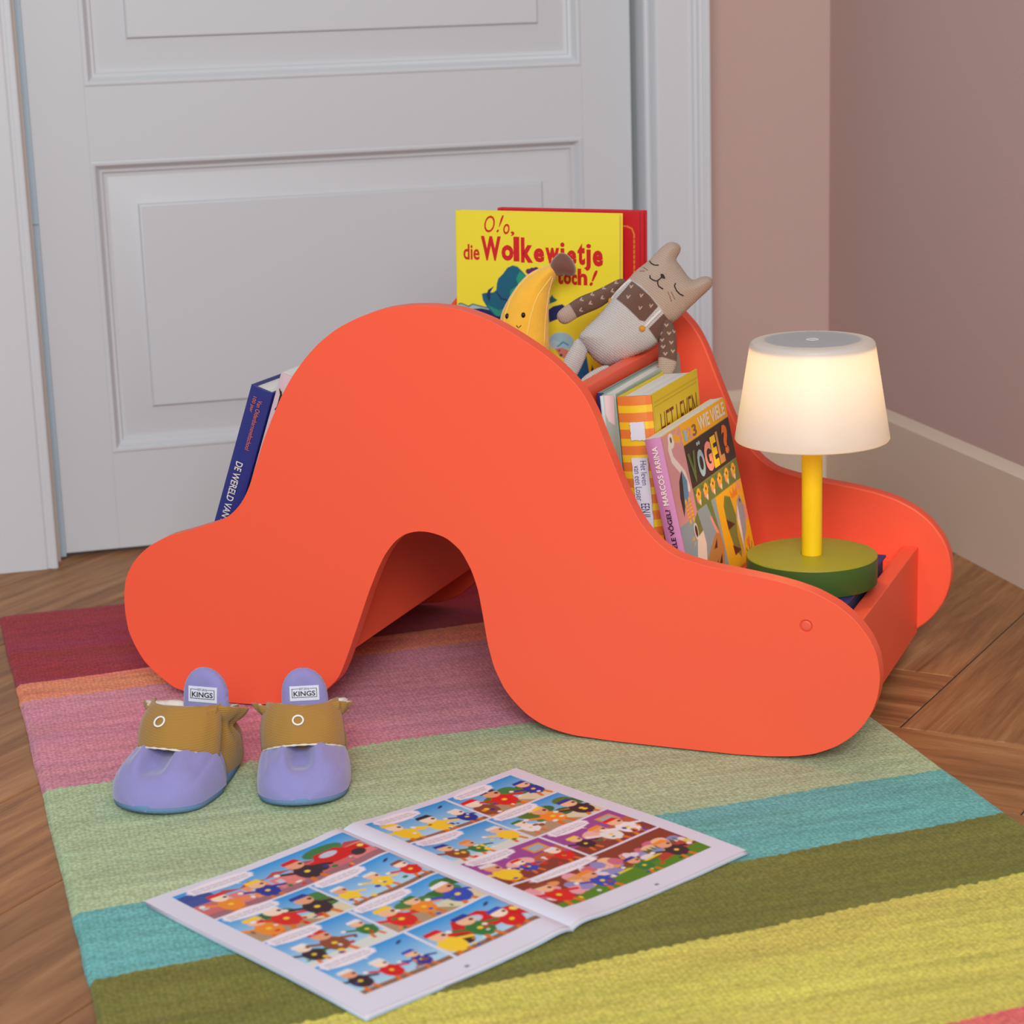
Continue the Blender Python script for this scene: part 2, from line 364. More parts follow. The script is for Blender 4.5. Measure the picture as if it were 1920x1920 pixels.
    mr2 = N('ShaderNodeMapRange'); mr2.inputs['From Min'].default_value = .15; mr2.inputs['From Max'].default_value = .95; mr2.inputs['To Min'].default_value = 1.12; mr2.inputs['To Max'].default_value = .56; Lk(vo.outputs['Distance'], mr2.inputs[0])
    n4 = N('ShaderNodeTexNoise'); n4.inputs['Scale'].default_value = 420; Lk(tc.outputs['Object'], n4.inputs['Vector'])
    mr4 = N('ShaderNodeMapRange'); mr4.inputs['From Min'].default_value = .3; mr4.inputs['From Max'].default_value = .7; mr4.inputs['To Min'].default_value = .86; mr4.inputs['To Max'].default_value = 1.12; Lk(n4.outputs[0], mr4.inputs[0])
    mu = N('ShaderNodeMath'); mu.operation = 'MULTIPLY'; Lk(mr.outputs[0], mu.inputs[0]); Lk(mr2.outputs[0], mu.inputs[1])
    mu2 = N('ShaderNodeMath'); mu2.operation = 'MULTIPLY'; Lk(mu.outputs[0], mu2.inputs[0]); Lk(mr4.outputs[0], mu2.inputs[1])
    vm = N('ShaderNodeVectorMath'); vm.operation = 'SCALE'; Lk(r.outputs[0], vm.inputs[0]); Lk(mu2.outputs[0], vm.inputs['Scale']); Lk(vm.outputs[0], b.inputs['Base Color'])
    # hue drift inside the stripes (space-dyed yarn)
    hs = N('ShaderNodeHueSaturation'); nh = N('ShaderNodeTexNoise'); nh.inputs['Scale'].default_value = .5; nh.inputs['Detail'].default_value = 3; Lk(mp.outputs[0], nh.inputs['Vector'])
    mh = N('ShaderNodeMapRange'); mh.inputs['From Min'].default_value = .3; mh.inputs['From Max'].default_value = .7; mh.inputs['To Min'].default_value = .488; mh.inputs['To Max'].default_value = .512; Lk(nh.outputs[0], mh.inputs[0]); Lk(mh.outputs[0], hs.inputs['Hue']); Lk(vm.outputs[0], hs.inputs['Color']); Lk(hs.outputs[0], b.inputs['Base Color'])
    sb = N('ShaderNodeMath'); sb.operation = 'SUBTRACT'; sb.inputs[0].default_value = 1; Lk(vo.outputs['Distance'], sb.inputs[1])
    bp = N('ShaderNodeBump'); bp.inputs['Strength'].default_value = .8; bp.inputs['Distance'].default_value = .0012; Lk(sb.outputs[0], bp.inputs['Height']); Lk(bp.outputs[0], b.inputs['Normal'])
    b.inputs['Roughness'].default_value = .95; b.inputs['Specular IOR Level'].default_value = .1; b.inputs['Sheen Weight'].default_value = .1
    o = mesh('striped_rug', vs, fs, m, smooth=True)
    ul = o.data.uv_layers.new(name='stripe')
    for l in o.data.loops: ul.data[l.index].uv = uv[l.vertex_index]
    o['label'] = 'flatwoven cotton rug with wide crimson, pink, green, teal, olive and yellow stripes'; o['category'] = 'rug'
RUGC = [(.66, .12, .20), (.98, .57, .42), (.87, .57, .64), (.71, .79, .615), (.44, .735, .72), (.49, .485, .19), (.86, .82, .37), (.95, .47, .43), (.8, .5, .55)]
rug()
# ================================================================== BOOKCASE
OUT=[(0.0000,0.0080),(-0.0365,0.0071),(-0.0628,0.0105),(-0.0962,0.0174),(-0.1158,0.0305),(-0.1308,0.0439),(-0.1411,0.0608),(-0.1475,0.0768),(-0.1497,0.0972),(-0.1494,0.1160),(-0.1459,0.1338),(-0.1375,0.1489),(-0.1275,0.1606),(-0.1125,0.1725),(-0.0926,0.1830),(-0.0681,0.1903),(-0.0489,0.1967),(-0.0337,0.2016),(-0.0190,0.2084),(-0.0072,0.2184),(0.0009,0.2289),(0.0078,0.2416),(0.0166,0.2639),(0.0268,0.2895),(0.0379,0.3129),(0.0508,0.3378),(0.0639,0.3577),(0.0715,0.3671),(0.0816,0.3789),(0.0959,0.3926),(0.1146,0.4061),(0.1333,0.4156),(0.1516,0.4229),(0.1694,0.4280),(0.1915,0.4311),(0.2177,0.4318),(0.2436,0.4294),(0.2575,0.4256),(0.2745,0.4200),(0.2911,0.4123),(0.3075,0.4031),(0.3242,0.3929),(0.3407,0.3813),(0.3527,0.3705),(0.3651,0.3575),(0.3728,0.3458),(0.3794,0.3325),(0.3874,0.3116),(0.3970,0.2874),(0.4086,0.2586),(0.4178,0.2399),(0.4270,0.2249),(0.4416,0.2099),(0.4556,0.2007),(0.4645,0.1977),(0.4862,0.1927),(0.5075,0.1895),(0.5291,0.1867),(0.5505,0.1836),(0.5712,0.1795),(0.5923,0.1734),(0.6134,0.1632),(0.6298,0.1502),(0.6424,0.1343),(0.6499,0.1180),(0.6529,0.0976),(0.6511,0.0793),(0.6455,0.0621),(0.6367,0.0477),(0.6267,0.0364),(0.6117,0.0251),(0.5919,0.0161),(0.5714,0.0114),(0.5460,0.0087),(0.5147,0.0074),(0.4835,0.0076),(0.4359,0.0078),(0.3904,0.0083),(0.3505,0.0100),(0.3327,0.0132),(0.3155,0.0187),(0.3006,0.0278),(0.2869,0.0409),(0.2782,0.0523),(0.2684,0.0731),(0.2627,0.0966),(0.2587,0.1251),(0.2546,0.1511),(0.2485,0.1707),(0.2380,0.1901),(0.2226,0.2026),(0.2057,0.2069),(0.1925,0.2071),(0.1791,0.2036),(0.1672,0.1951),(0.1557,0.1806),(0.1470,0.1646),(0.1364,0.1411),(0.1255,0.1134),(0.1124,0.0802),(0.1032,0.0583),(0.0961,0.0445),(0.0750,0.0253),(0.0499,0.0148)]
def smooth_outline(pts, n=420, sig=.004):
    P = np.array(pts); P = np.vstack([P, P[:1]]); d = np.hypot(*np.diff(P, axis=0).T); s = np.concatenate([[0], np.cumsum(d)])
    t = np.linspace(0, s[-1], n, endpoint=False); Q = np.stack([np.interp(t, s, P[:, 0]), np.interp(t, s, P[:, 1])], 1)
    k = int(4*sig/(s[-1]/n))+1; ker = np.exp(-.5*(np.arange(-k, k+1)*(s[-1]/n)/sig)**2); ker /= ker.sum()
    R = np.zeros_like(Q)
    for i, wv in zip(range(-k, k+1), ker): R += wv*np.roll(Q, i, 0)
    R[:, 1] = np.maximum(R[:, 1], .0068)
    return [tuple(x) for x in R]
OS = smooth_outline(OUT)
bc = thing('bookcase', 'orange-red caterpillar-shaped kids bookcase with humped side panels, holding books and toys', 'bookcase', BF)
def side(name, y0, y1, eye=False):
    mb = MB(); mb.prism(OS, 'y', y0, y1); o = mb.build(name, M['orange'], bc); 
    bm = bmesh.new(); bm.from_mesh(o.data); bmesh.ops.recalc_face_normals(bm, faces=bm.faces); bm.to_mesh(o.data); bm.free()
    return bevel(o, .0022, 3, 40)
p1 = side('side_panel', 0, .018); p2 = side('side_panel', .3765, .3945)
# drilled eye: a shallow bored recess with a round plug in it
def bore(panel, cx, cz, r, depth):
    mb = MB(); n = 48; P = [(cx+r*math.cos(2*math.pi*i/n), cz+r*math.sin(2*math.pi*i/n)) for i in range(n)]
    mb.prism(P, 'y', -.01, depth); c = mb.build('cutter', M['orange'], bc)
    bm = bmesh.new(); bm.from_mesh(c.data); bmesh.ops.recalc_face_normals(bm, faces=bm.faces); bm.to_mesh(c.data); bm.free()
    for md in list(panel.modifiers): panel.modifiers.remove(md)
    bo = panel.modifiers.new('bore', 'BOOLEAN'); bo.operation = 'DIFFERENCE'; bo.object = c; bo.solver = 'EXACT'
    bpy.context.view_layer.update(); dg = bpy.context.evaluated_depsgraph_get()
    me = bpy.data.meshes.new_from_object(panel.evaluated_get(dg)); panel.modifiers.clear(); panel.data = me; bpy.data.objects.remove(c)
    bevel(panel, .0016, 3, 40)
bore(p1, .5829, .1412, .0060, .0022)
vs = []; fs = []; n = 40; pr = [(.0051, .0021), (.0051, .0012), (.0044, .0007), (.0030, .0005)]
for r_, y in pr:
    for k in range(n): a = 2*math.pi*k/n; vs.append((.5829+r_*math.cos(a), y, .1412+r_*math.sin(a)))
for i in range(len(pr)-1):
    for k in range(n): fs.append((i*n+k, i*n+(k+1) % n, (i+1)*n+(k+1) % n, (i+1)*n+k))
fs.append(tuple(range((len(pr)-1)*n, len(pr)*n)))
e = mesh('eye', vs, fs, mat('eye_plug', (.93, .36, .27), .5, .1, 400), bc, None, True); e['label'] = 'round drilled eye'
def board(name, poly, y0=.0178, y1=.3767):
    mb = MB(); mb.prism(poly, 'y', y0, y1); o = mb.build(name, M['orange'], bc)
    bm = bmesh.new(); bm.from_mesh(o.data); bmesh.ops.recalc_face_normals(bm, faces=bm.faces); bm.to_mesh(o.data); bm.free()
    return bevel(o, .0015, 2)
board('end_rail', [(.5995, .024), (.6165, .024), (.6165, .1225), (.5995, .1225)])
board('end_rail', [(-.118, .024), (-.101, .024), (-.101, .1225), (-.118, .1225)])
board('divider', [(.3160, .070), (.3325, .070), (.3480, .3445), (.3325, .3445)])
board('divider', [(.1050, .070), (.0885, .070), (.0730, .3445), (.0885, .3445)])
board('shelf', [(.3180, .087), (.6000, .087), (.6000, .1045), (.3190, .1045)])
board('shelf', [(-.1020, .0785), (.1020, .0785), (.1010, .0960), (-.1020, .0960)])
board('shelf', [(.0930, .2135), (.3290, .2135), (.3300, .2276), (.0920, .2276)])
# ================================================================== LAMP
def lamp():
    L = thing('table_lamp', 'lit table lamp with white tapered shade, yellow stem and green disc base', 'lamp', BF @ Matrix.Translation((.5467, .175, .1335)))
    gb = mat('lamp_base_glow_green', (.57, .555, .10), .42, .08, 1500, .5); gs = mat('lamp_side_unlit_green', (.26, .385, .15), .42, .08, 1500, .5)  # lamp glow painted into the yellower top green; side is the darker copy
    H = .0288; R = .0655
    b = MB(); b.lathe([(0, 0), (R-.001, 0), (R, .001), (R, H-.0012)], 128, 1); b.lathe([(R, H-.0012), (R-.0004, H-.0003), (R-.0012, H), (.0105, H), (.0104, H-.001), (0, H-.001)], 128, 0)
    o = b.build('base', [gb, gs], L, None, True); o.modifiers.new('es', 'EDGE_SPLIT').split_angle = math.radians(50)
    o['label'] = 'green round disc base'
    s = MB(); s.lathe([(.0102, H-.001), (.0102, .205)], 64); o = s.build('stem', mat('lamp_stem_yellow', (.97, .80, .06), .4, .05, 1500, .5), L, None, True); o['label'] = 'yellow tube stem'
    sm = bpy.data.materials.new('opal_shade'); sm.use_nodes = True; nt = sm.node_tree; nt.nodes.clear(); N = nt.nodes.new
    out = N('ShaderNodeOutputMaterial'); tr = N('ShaderNodeBsdfTranslucent'); tr.inputs[0].default_value = (.48, .462, .435, 1)
    df = N('ShaderNodeBsdfDiffuse'); df.inputs[0].default_value = (.86, .86, .86, 1); gl = N('ShaderNodeBsdfGlossy'); gl.inputs['Roughness'].default_value = .45
    m1 = N('ShaderNodeMixShader'); m1.inputs[0].default_value = .5; m2 = N('ShaderNodeMixShader'); m2.inputs[0].default_value = .04
    nt.links.new(df.outputs[0], m1.inputs[1]); nt.links.new(tr.outputs[0], m1.inputs[2]); nt.links.new(m1.outputs[0], m2.inputs[1]); nt.links.new(gl.outputs[0], m2.inputs[2]); nt.links.new(m2.outputs[0], out.inputs[0])
    z0, z1 = .1475, .2465; rb, rt = .0765, .0615
    pr = [(rb-.0022, z0+.0002), (rb-.0008, z0-.0002), (rb, z0+.0012)]
    for i in range(1, 12): t = i/11; pr.append((rb+(rt-rb)*t, z0+.0012+(z1-.006-z0)*t))
    for i in range(1, 7): a = math.pi/2*i/6; pr.append((rt-.006*(1-math.cos(a)), z1-.0048+.0048*math.sin(a)-.0001))
    pr += [(rt-.012, z1+.0002), (.044, z1+.0002), (.02, z1+.0002), (0, z1+.0002)]
    sh = MB(); sh.lathe(pr, 128); o = sh.build('shade', sm, L, None, True); o['label'] = 'white opal tapered shade'
    hd = MB(); hd.lathe([(0, z1-.0015), (.0485, z1-.0015), (.0485, z1-.0145), (.030, z1-.018), (0, z1-.018)], 64); hd.build('lamp_head', mat('lamp_head_grey', (.55, .56, .58), .6), L, None, True)
    tb = MB(); n = 32
    tb.lathe([(.0062, z1+.0003), (.0062, z1+.0007), (.0048, z1+.0007), (.0048, z1+.0003)], 40); o = tb.build('touch_ring', M['white'], L, None, True)
    pl = bpy.data.lights.new('bulb', 'POINT'); pl.energy = .95; pl.color = (1, .67, .35); pl.shadow_soft_size = .016
    po = bpy.data.objects.new('bulb', pl); C.objects.link(po); po.parent = L; po.location = (0, 0, z1-.048)
lamp()
# ================================================================== BOOKS
SHELF = .1048
def raise_to_shelf(q):
    q = list(q); dz = SHELF-q[2]; q[0] += dz*math.tan(q[4]); q[7] -= dz/math.cos(q[4]); q[2] = SHELF; return q
def pose(q):
    s, D, z, yaw, lean, pitch = q[:6]
    return BF @ Matrix.Translation((s, D, z)) @ Matrix.Rotation(yaw, 4, 'Z') @ Matrix.Rotation(lean, 4, 'Y') @ Matrix.Rotation(pitch, 4, 'X')
# book space: x = thickness (front cover at x=t), y = width from the spine, z = height
def book(name, label, q, cov, spine=None, art=None, hard=True, cb=.0024, over=.003, spine_label=None, cat='book', cornr=0, page_mat=None):
    w_, h_, t_ = q[6:9]; B = thing(name, label, cat, pose(q)); sp = spine or cov
    o = over if hard else 0; cb_ = cb if hard else .0006
    def cover(nm, x0, x1):
        mb = MB()
        if cornr:
            n = 8; P = [(0.0015, 0), (w_-cornr, 0)]+[(w_-cornr+cornr*math.sin(a), cornr-cornr*math.cos(a)) for a in [math.pi/2*i/n for i in range(1, n)]]+[(w_, cornr), (w_, h_-cornr)]+[(w_-cornr+cornr*math.cos(a), h_-cornr+cornr*math.sin(a)) for a in [math.pi/2*i/n for i in range(1, n)]]+[(w_-cornr, h_), (.0015, h_)]
            mb.prism(P, 'x', x0, x1)
        else: mb.box((x0, .0015, 0), (x1, w_, h_))
        ob = mb.build(nm, cov, B); bm = bmesh.new(); bm.from_mesh(ob.data); bmesh.ops.recalc_face_normals(bm, faces=bm.faces); bm.to_mesh(ob.data); bm.free()
        bevel(ob, min(.0006, cb_*.3), 2); return ob
    cover('back_cover', 0, cb_); fc = cover('front_cover', t_-cb_, t_)
    # rounded spine with hinge grooves
    n = 10; pr = []
    bul = min(.004, t_*.14) if hard else .0006
    for i in range(n+1):
        f = i/n; pr.append((f*t_, -bul*math.sin(math.pi*f)+.0006))
    pr += [(t_, .0024), (t_-cb_, .0024), (cb_, .0024), (0, .0024)]
    mb = MB(); mb.prism(pr, 'z', 0, h_); so = mb.build('spine', sp, B)
    bm = bmesh.new(); bm.from_mesh(so.data); bmesh.ops.recalc_face_normals(bm, faces=bm.faces); bm.to_mesh(so.data); bm.free()
    bevel(so, .0004, 2, 50)
    # pages
    mb = MB(); k = 9; x0, x1 = cb_+.0001, t_-cb_-.0001
    prof = [(x0, .003), (x1, .003)]+[(x1+(x0-x1)*i/k, w_-o-.0035*math.sin(math.pi*i/k)*(1 if hard else .1)) for i in range(k+1)]
    mb.prism(prof, 'z', o, h_-o); pg = mb.build('page_block', page_mat or M['leaves'], B)
    if art is not None:
        def fn(x, y): return np.stack([np.full_like(x, t_+.00012), x+.0022, y+.0008], 1)
        a = sheet('cover_print', art, fn, M['print'], B); a.parent = fc
    B['size'] = (w_, h_, t_); del B['size']
    return B, fc, so
def leaves_mat():
    m = mat('layered_pages', (.93, .92, .90), .8); nt = m.node_tree; b = nt.nodes['Principled BSDF']; N = nt.nodes.new
    tc = N('ShaderNodeTexCoord'); mp = N('ShaderNodeMapping'); mp.inputs['Scale'].default_value = (1500, 6, 6); n = N('ShaderNodeTexNoise'); n.inputs['Scale'].default_value = 1; n.inputs['Detail'].default_value = 2
    mr = N('ShaderNodeMapRange'); mr.inputs['From Min'].default_value = .3; mr.inputs['From Max'].default_value = .7; mr.inputs['To Min'].default_value = .72; mr.inputs['To Max'].default_value = 1.0
    vm = N('ShaderNodeVectorMath'); vm.operation = 'SCALE'; vm.inputs[0].default_value = lin((.95, .94, .92))
    nt.links.new(tc.outputs['Object'], mp.inputs[0]); nt.links.new(mp.outputs[0], n.inputs['Vector']); nt.links.new(n.outputs[0], mr.inputs[0]); nt.links.new(mr.outputs[0], vm.inputs['Scale']); nt.links.new(vm.outputs[0], b.inputs['Base Color'])
    return m
M['leaves'] = leaves_mat()
BS = dict(front=lambda t, up=0: frame((t, .0022, .0008), (0, 1, 0), (0, 0, 1), (1, 0, 0)))
def spine_up(t): return frame((t, -.0006-min(.004, t*.14), 0), (0, 0, 1), (-1, 0, 0), (0, -1, 0))     # text reads upwards; v runs 0..t
def spine_dn(t, h): return frame((0, -.0006-min(.004, t*.14), h), (0, 0, -1), (1, 0, 0), (0, -1, 0))  # text reads downwards
INK = {k: mat('ink_'+k, c, .5) for k, c in dict(red=(.80, .07, .09), black=(.13, .10, .09), white=(.90, .88, .84), blue=(.16, .20, .48), maroon=(.50, .16, .10), orange=(.93, .47, .16), pink=(.95, .60, .56), yellow=(.96, .80, .12), lblue=(.62, .75, .80), tan=(.80, .58, .34), olive=(.38, .45, .22), navy=(.13, .14, .35), stitch=(.93, .70, .20), rose=(.86, .62, .62), brown=(.55, .38, .26)).items()}
# ---- yellow picture book at the back of the middle bin
def yellow_book():
    q = [.1015, .3400, .2297, -1.5867, -.0272, -.0100, .1936, .2551, .0120]; Wd, Hd = .1910, .2535; K = .000627
    cv = Canvas(Wd, Hd, .00085, (.93, .87, .20))
    X = lambda px: (px-853)*K-.0018
    Y = lambda py, px=1000: Hd-(py-395-.018*(px-853))*.000645
    P = lambda L: [(X(a), Y(b, a)) for a, b in L]
    # landscape strip, hills, hat and flower
    cv.poly(P([(853, 556), (862, 554), (876, 559), (884, 555), (905, 559), (930, 562), (960, 566), (960, 640), (853, 640)]), (.62, .74, .74))
    cv.line(P([(853, 556), (862, 554), (876, 559), (884, 555), (912, 561)]), .0014, (.13, .42, .44))
    cv.poly(P([(853, 640), (1000, 640), (1000, 800), (853, 800)]), (.30, .50, .52))
    cv.poly(P([(868, 570), (880, 564), (900, 562), (920, 565), (940, 572), (960, 577), (960, 620), (900, 595), (880, 580)]), (.07, .13, .35))
    cv.poly(P([(1028, 563), (1038, 556), (1055, 552), (1060, 556), (1058, 566), (1046, 578), (1030, 584)]), (.08, .16, .38))
    cv.poly(P([(1031, 543), (1036, 536), (1039, 541), (1046, 545), (1042, 548), (1031, 552)]), (.10, .36, .40))
    cv.poly(P([(902, 537), (908, 535), (924, 534), (930, 530), (931, 520), (934, 510), (943, 502), (952, 491), (962, 487), (971, 489), (979, 496), (990, 507), (1004, 518), (1000, 545), (975, 575), (945, 578), (925, 573), (912, 560), (904, 548)]), (.06, .37, .47))
    cv.poly(P([(975, 497), (990, 508), (1000, 520), (975, 540), (955, 545), (957, 530), (972, 520), (968, 510)]), (.12, .58, .45))
    cv.poly(P([(912, 556), (935, 565), (950, 560), (955, 575), (930, 575)]), (.13, .56, .47))
    cv.line(P([(931, 534), (940, 545), (960, 549), (978, 545)]), .002, (.06, .20, .36))
    cv.poly(P([(911, 540), (914, 530), (926, 523), (919, 533), (918, 545), (916, 550)]), (.07, .18, .38))
    for a, b in ((992, 497), (999, 495), (1006, 494), (1013, 497), (996, 504), (1008, 503), (1002, 506), (1018, 503)): cv.ell(X(a), Y(b, a), .0034, .0030, (.36, .13, .36))
    # small figure in blue with pale hair
    cv.ell(X(1053), Y(616, 1053), .0145, .0100, (.62, .80, .86)); cv.ell(X(1040), Y(622, 1040), .0060, .0050, (.70, .84, .88)); cv.line(P([(1046, 625), (1056, 617), (1066, 622)]), .0016, (.25, .60, .72))
    cv.poly(P([(1041, 629), (1054, 627), (1068, 632), (1066, 641), (1058, 646), (1048, 640)]), (.83, .52, .44)); cv.ell(X(1052), Y(640, 1052), .0018, .0016, (.12, .25, .4)); cv.ell(X(1049), Y(632, 1049), .0010, .0009, (.15, .15, .2))
    cv.poly(P([(1066, 638), (1075, 636), (1100, 640), (1120, 760), (1060, 760), (1052, 690)]), (.06, .42, .62))
    cv.ell(X(1052), Y(664, 1052), .0075, .0072, (.45, .40, .46)); cv.poly(P([(1110, 655), (1124, 690), (1128, 720), (1118, 715), (1106, 680)]), (.05, .10, .22))
    ym = mat('yellow_cover', (.93, .84, .18), .4, .1, 500)
    B, fc, sp = book('picture_book', 'yellow picture book titled Wolkewietje standing behind the banana toy and knitted cat', q, ym, ym, cv, cb=.002, over=.0025)
    # cover hinge groove lines
    L = []
    def G(ch, x0, x1, yt, yb, mi=0, bold=.035, sh=0, ro=0):
        L.append((ch, X(x0), X(x1), Y(yb, x0), Y(yt, x0), mi, bold, sh, ro))
    G('O', 909, 929, 402, 431, 0, .0, .25); G('!', 932, 946, 401, 431, 0, .0, .5); G('o', 945, 957, 416, 434, 0, .01, .2); G(',', 959, 966, 429, 437, 0, .01)
    G('die', 868, 899, 451, 478, 0, .02)
    for ch, a, b, t, bt in (('W', 902, 940, 437, 479), ('o', 941, 964, 452, 479), ('l', 964, 975, 438, 480), ('k', 978, 1001, 439, 482), ('e', 1002, 1022, 457, 481), ('w', 1024, 1050, 456, 483), ('i', 1052, 1060, 447, 483), ('e', 1064, 1082, 460, 484), ('t', 1084, 1098, 448, 485), ('j', 1096, 1109, 449, 495), ('e', 1112, 1131, 460, 487)):
        G(ch, a, b, t, bt, 0, .022 if ch in 'ij' else .045)
    for ch, a, b, t, bt in (('t', 1046, 1057, 492, 518), ('o', 1058, 1072, 500, 518), ('c', 1073, 1083, 501, 519), ('h', 1084, 1102, 491, 519)): G(ch, a, b, t, bt, 0, .04)
    G('!', 1106, 1121, 493, 520, 0, .03, .5)
    lettering('title_lettering', L, [INK['red']], B, frame((.0120, .0022, .0008), (0, 1, 0), (0, 0, 1), (1, 0, 0)), .0004)
yellow_book()
# ---- red book behind it
def red_book():
    q = [.1436, .3651, .2297, -1.583, -.0123, -.0102, .1714, .2559, .0130]; q[1] = .3660
    r = mat('red_cover', (.78, .10, .14), .45, .1, 400)
    cv = Canvas(.1690, .2540, .0009, (.78, .10, .14)); yy = (.90, .66, .22)
    def dash(x0, y0, x1, y1, n):
        for i in range(n):
            a, b = (i+.15)/n, (i+.75)/n; cv.line([(x0+(x1-x0)*a, y0+(y1-y0)*a), (x0+(x1-x0)*b, y0+(y1-y0)*b)], .0010, yy)
    dash(.012, .2385, .150, .2385, 24); dash(.1585, .230, .1585, .03, 36); cv.line([(.150, .2385), (.156, .236), (.1585, .230)], .001, yy)
    cv.line([(.0040, 0), (.0040, .254)], .0012, (.5, .05, .08)); cv.line([(.1655, 0), (.1655, .254)], .0007, (.55, .06, .09))
    book('hardcover_book', 'red hardcover book with yellow dashed border, partly behind the yellow picture book', q, r, r, cv, cb=.0025)
red_book()
# ---- bird counting board book
def bird_book():
    q = raise_to_shelf([.4535, .0496, .0955, -.0285, -.1995, .0039, .204, .2078, .0168]); w_, h_, t_ = q[6:]
    Wd, Hd = w_-.0026, h_-.0016
    cv = Canvas(Wd, Hd, .0008, (.95, .71, .06)); pk = (.85, .60, .62); bk = (.20, .15, .14); gr = (.42, .50, .24); yl = (.96, .71, .07)
    # layout measured on the cover: f = fraction across, g = fraction down from the top
    X = lambda f: f*Wd; gs = .1837/h_; Y = lambda g: Hd*(1-gs*float(np.interp(g, [-1, 0, .155, .43, .58, .93, 2], [-1, 0, .11, .352, .476, .925, 2])))
    Y0 = lambda g: Hd*(1-gs*g)
    PL = lambda L: [(X(a), (Y0 if b < .525 and a < .26 else Y)(b)) for a, b in L]
    R = lambda a, b, c, d, col: cv.rect(X(a), Y(d), X(c), Y(b), col)
    cv.rect(X(-.1), Y0(.49), X(.27), Y0(-.1), pk); R(.27, -.1, 1.1, .155, yl); R(.27, .155, 1.1, .43, bk); R(.27, .43, 1.1, .58, gr)
    cv.rect(X(-.1), Y(.93), X(.565), Y0(.49), (.55, .65, .70)); cv.rect(X(.27), Y0(.54), X(.565), Y(.58), (.55, .65, .70)); R(.565, .58, 1.1, .93, yl); R(-.1, .93, 1.1, 1.1, (.93, .42, .20)); R(-.1, .93, .60, 1.1, (.16, .28, .20))
    # tall pink-panel wader
    cv.line(PL([(.10, .045), (.075, .085), (.085, .14), (.15, .20), (.205, .25), (.225, .33)]), .0085, (.94, .90, .86))
    cv.ell(X(.115), Y0(.045), .0085, .0075, (.94, .90, .86)); cv.poly(PL([(.145, .03), (.235, .0), (.20, .035), (.245, .045), (.23, .085), (.15, .055)]), (.96, .70, .18)); cv.ell(X(.115), Y0(.04), .0025, .0030, bk)
    cv.poly(PL([(.17, .22), (.11, .27), (.08, .35), (.085, .46), (.13, .40), (.19, .36)]), bk); cv.poly(PL([(.175, .22), (.22, .29), (.20, .37), (.15, .42), (.12, .41)]), (.38, .58, .72))
    for x in (.145, .195):
        cv.line(PL([(x, .39), (x+.01, .50)]), .0055, (.96, .72, .20))
        for k in range(5): cv.line(PL([(x-.01, .405+k*.02), (x+.022, .405+k*.02)]), .0009, (.85, .45, .15))
    # row of chicks
    for k in range(6):
        cx = .335+.115*k; cv.poly(PL([(cx-.035, .47), (cx-.028, .525), (cx+.012, .565), (cx+.025, .53), (cx+.012, .49)]), (.95, .85, .74)); cv.poly(PL([(cx-.035, .485), (cx-.03, .53), (cx-.005, .55), (cx-.005, .50)]), (.94, .60, .52))
        cv.ell(X(cx+.008), Y(.485), .0060, .0060, yl); cv.ell(X(cx+.008), Y(.483), .0018, .0018, bk); cv.poly(PL([(cx+.034, .475), (cx+.055, .485), (cx+.034, .492)]), (.94, .50, .40)); cv.line(PL([(cx-.045, .45), (cx-.038, .475)]), .0014, bk)
    # blue-panel duck-like bird
    cv.poly(PL([(.19, .62), (.27, .58), (.30, .67), (.21, .69), (.17, .66)]), gr); cv.poly(PL([(.205, .68), (.30, .67), (.31, .73), (.27, .80), (.15, .82), (.15, .76)]), (.95, .88, .82)); cv.ell(X(.205), Y(.652), .0055, .0085, (.94, .9, .86)); cv.ell(X(.206), Y(.652), .0036, .0062, bk)
    cv.poly(PL([(.12, .675), (.165, .665), (.165, .68)]), yl); cv.poly(PL([(.13, .71), (.165, .685), (.165, .695)]), yl)
    cv.poly(PL([(.27, .80), (.42, .735), (.53, .70), (.55, .80), (.50, .89), (.40, .92), (.30, .88)]), (.75, .52, .27)); cv.poly(PL([(.15, .82), (.27, .80), (.31, .89), (.22, .90), (.17, .87)]), yl)
    for a, b in ((.18, .84), (.22, .85), (.25, .83), (.20, .87), (.26, .87)): R(a, b, a+.022, b+.016, (.93, .50, .22))
    for a, b in ((.40, .775), (.36, .86), (.43, .85)): cv.poly(PL([(a, b), (a+.07, b-.035), (a+.05, b+.005)]), bk)
    cv.poly(PL([(.42, .575), (.49, .555), (.53, .72), (.49, .69)]), gr); cv.poly(PL([(.43, .64), (.455, .64), (.52, .73), (.48, .72)]), (.94, .62, .58))
    # yellow-panel rooster-like bird
    cv.poly(PL([(.66, .64), (.70, .60), (.78, .62), (.82, .72), (.80, .85), (.78, .90), (.70, .84), (.66, .74)]), gr)
    for a, b in ((.68, .70), (.70, .82)): cv.poly(PL([(a-.02, b), (a+.10, b+.045), (a-.01, b+.05)]), bk)
    cv.poly(PL([(.80, .90), (.80, .75), (.86, .66), (.93, .64), (.97, .72), (.93, .80), (.87, .84)]), (.60, .63, .68)); cv.poly(PL([(.84, .88), (.82, .74), (.87, .66), (.86, .80)]), (.94, .90, .84)); cv.poly(PL([(.80, .90), (.78, .80), (.82, .70), (.83, .86)]), (.80, .65, .10))
    cv.ell(X(.915), Y(.665), .0055, .0040, (.60, .63, .68)); cv.ell(X(.918), Y(.665), .0022, .0020, bk); cv.poly(PL([(.80, .635), (.79, .59), (.83, .62), (.85, .585), (.87, .615), (.91, .59), (.90, .635)]), (.93, .52, .16)); cv.ell(X(.94), Y(.60), .0050, .0050, (.93, .60, .55)); cv.ell(X(.975), Y(.73), .0045, .0085, (.93, .60, .55))
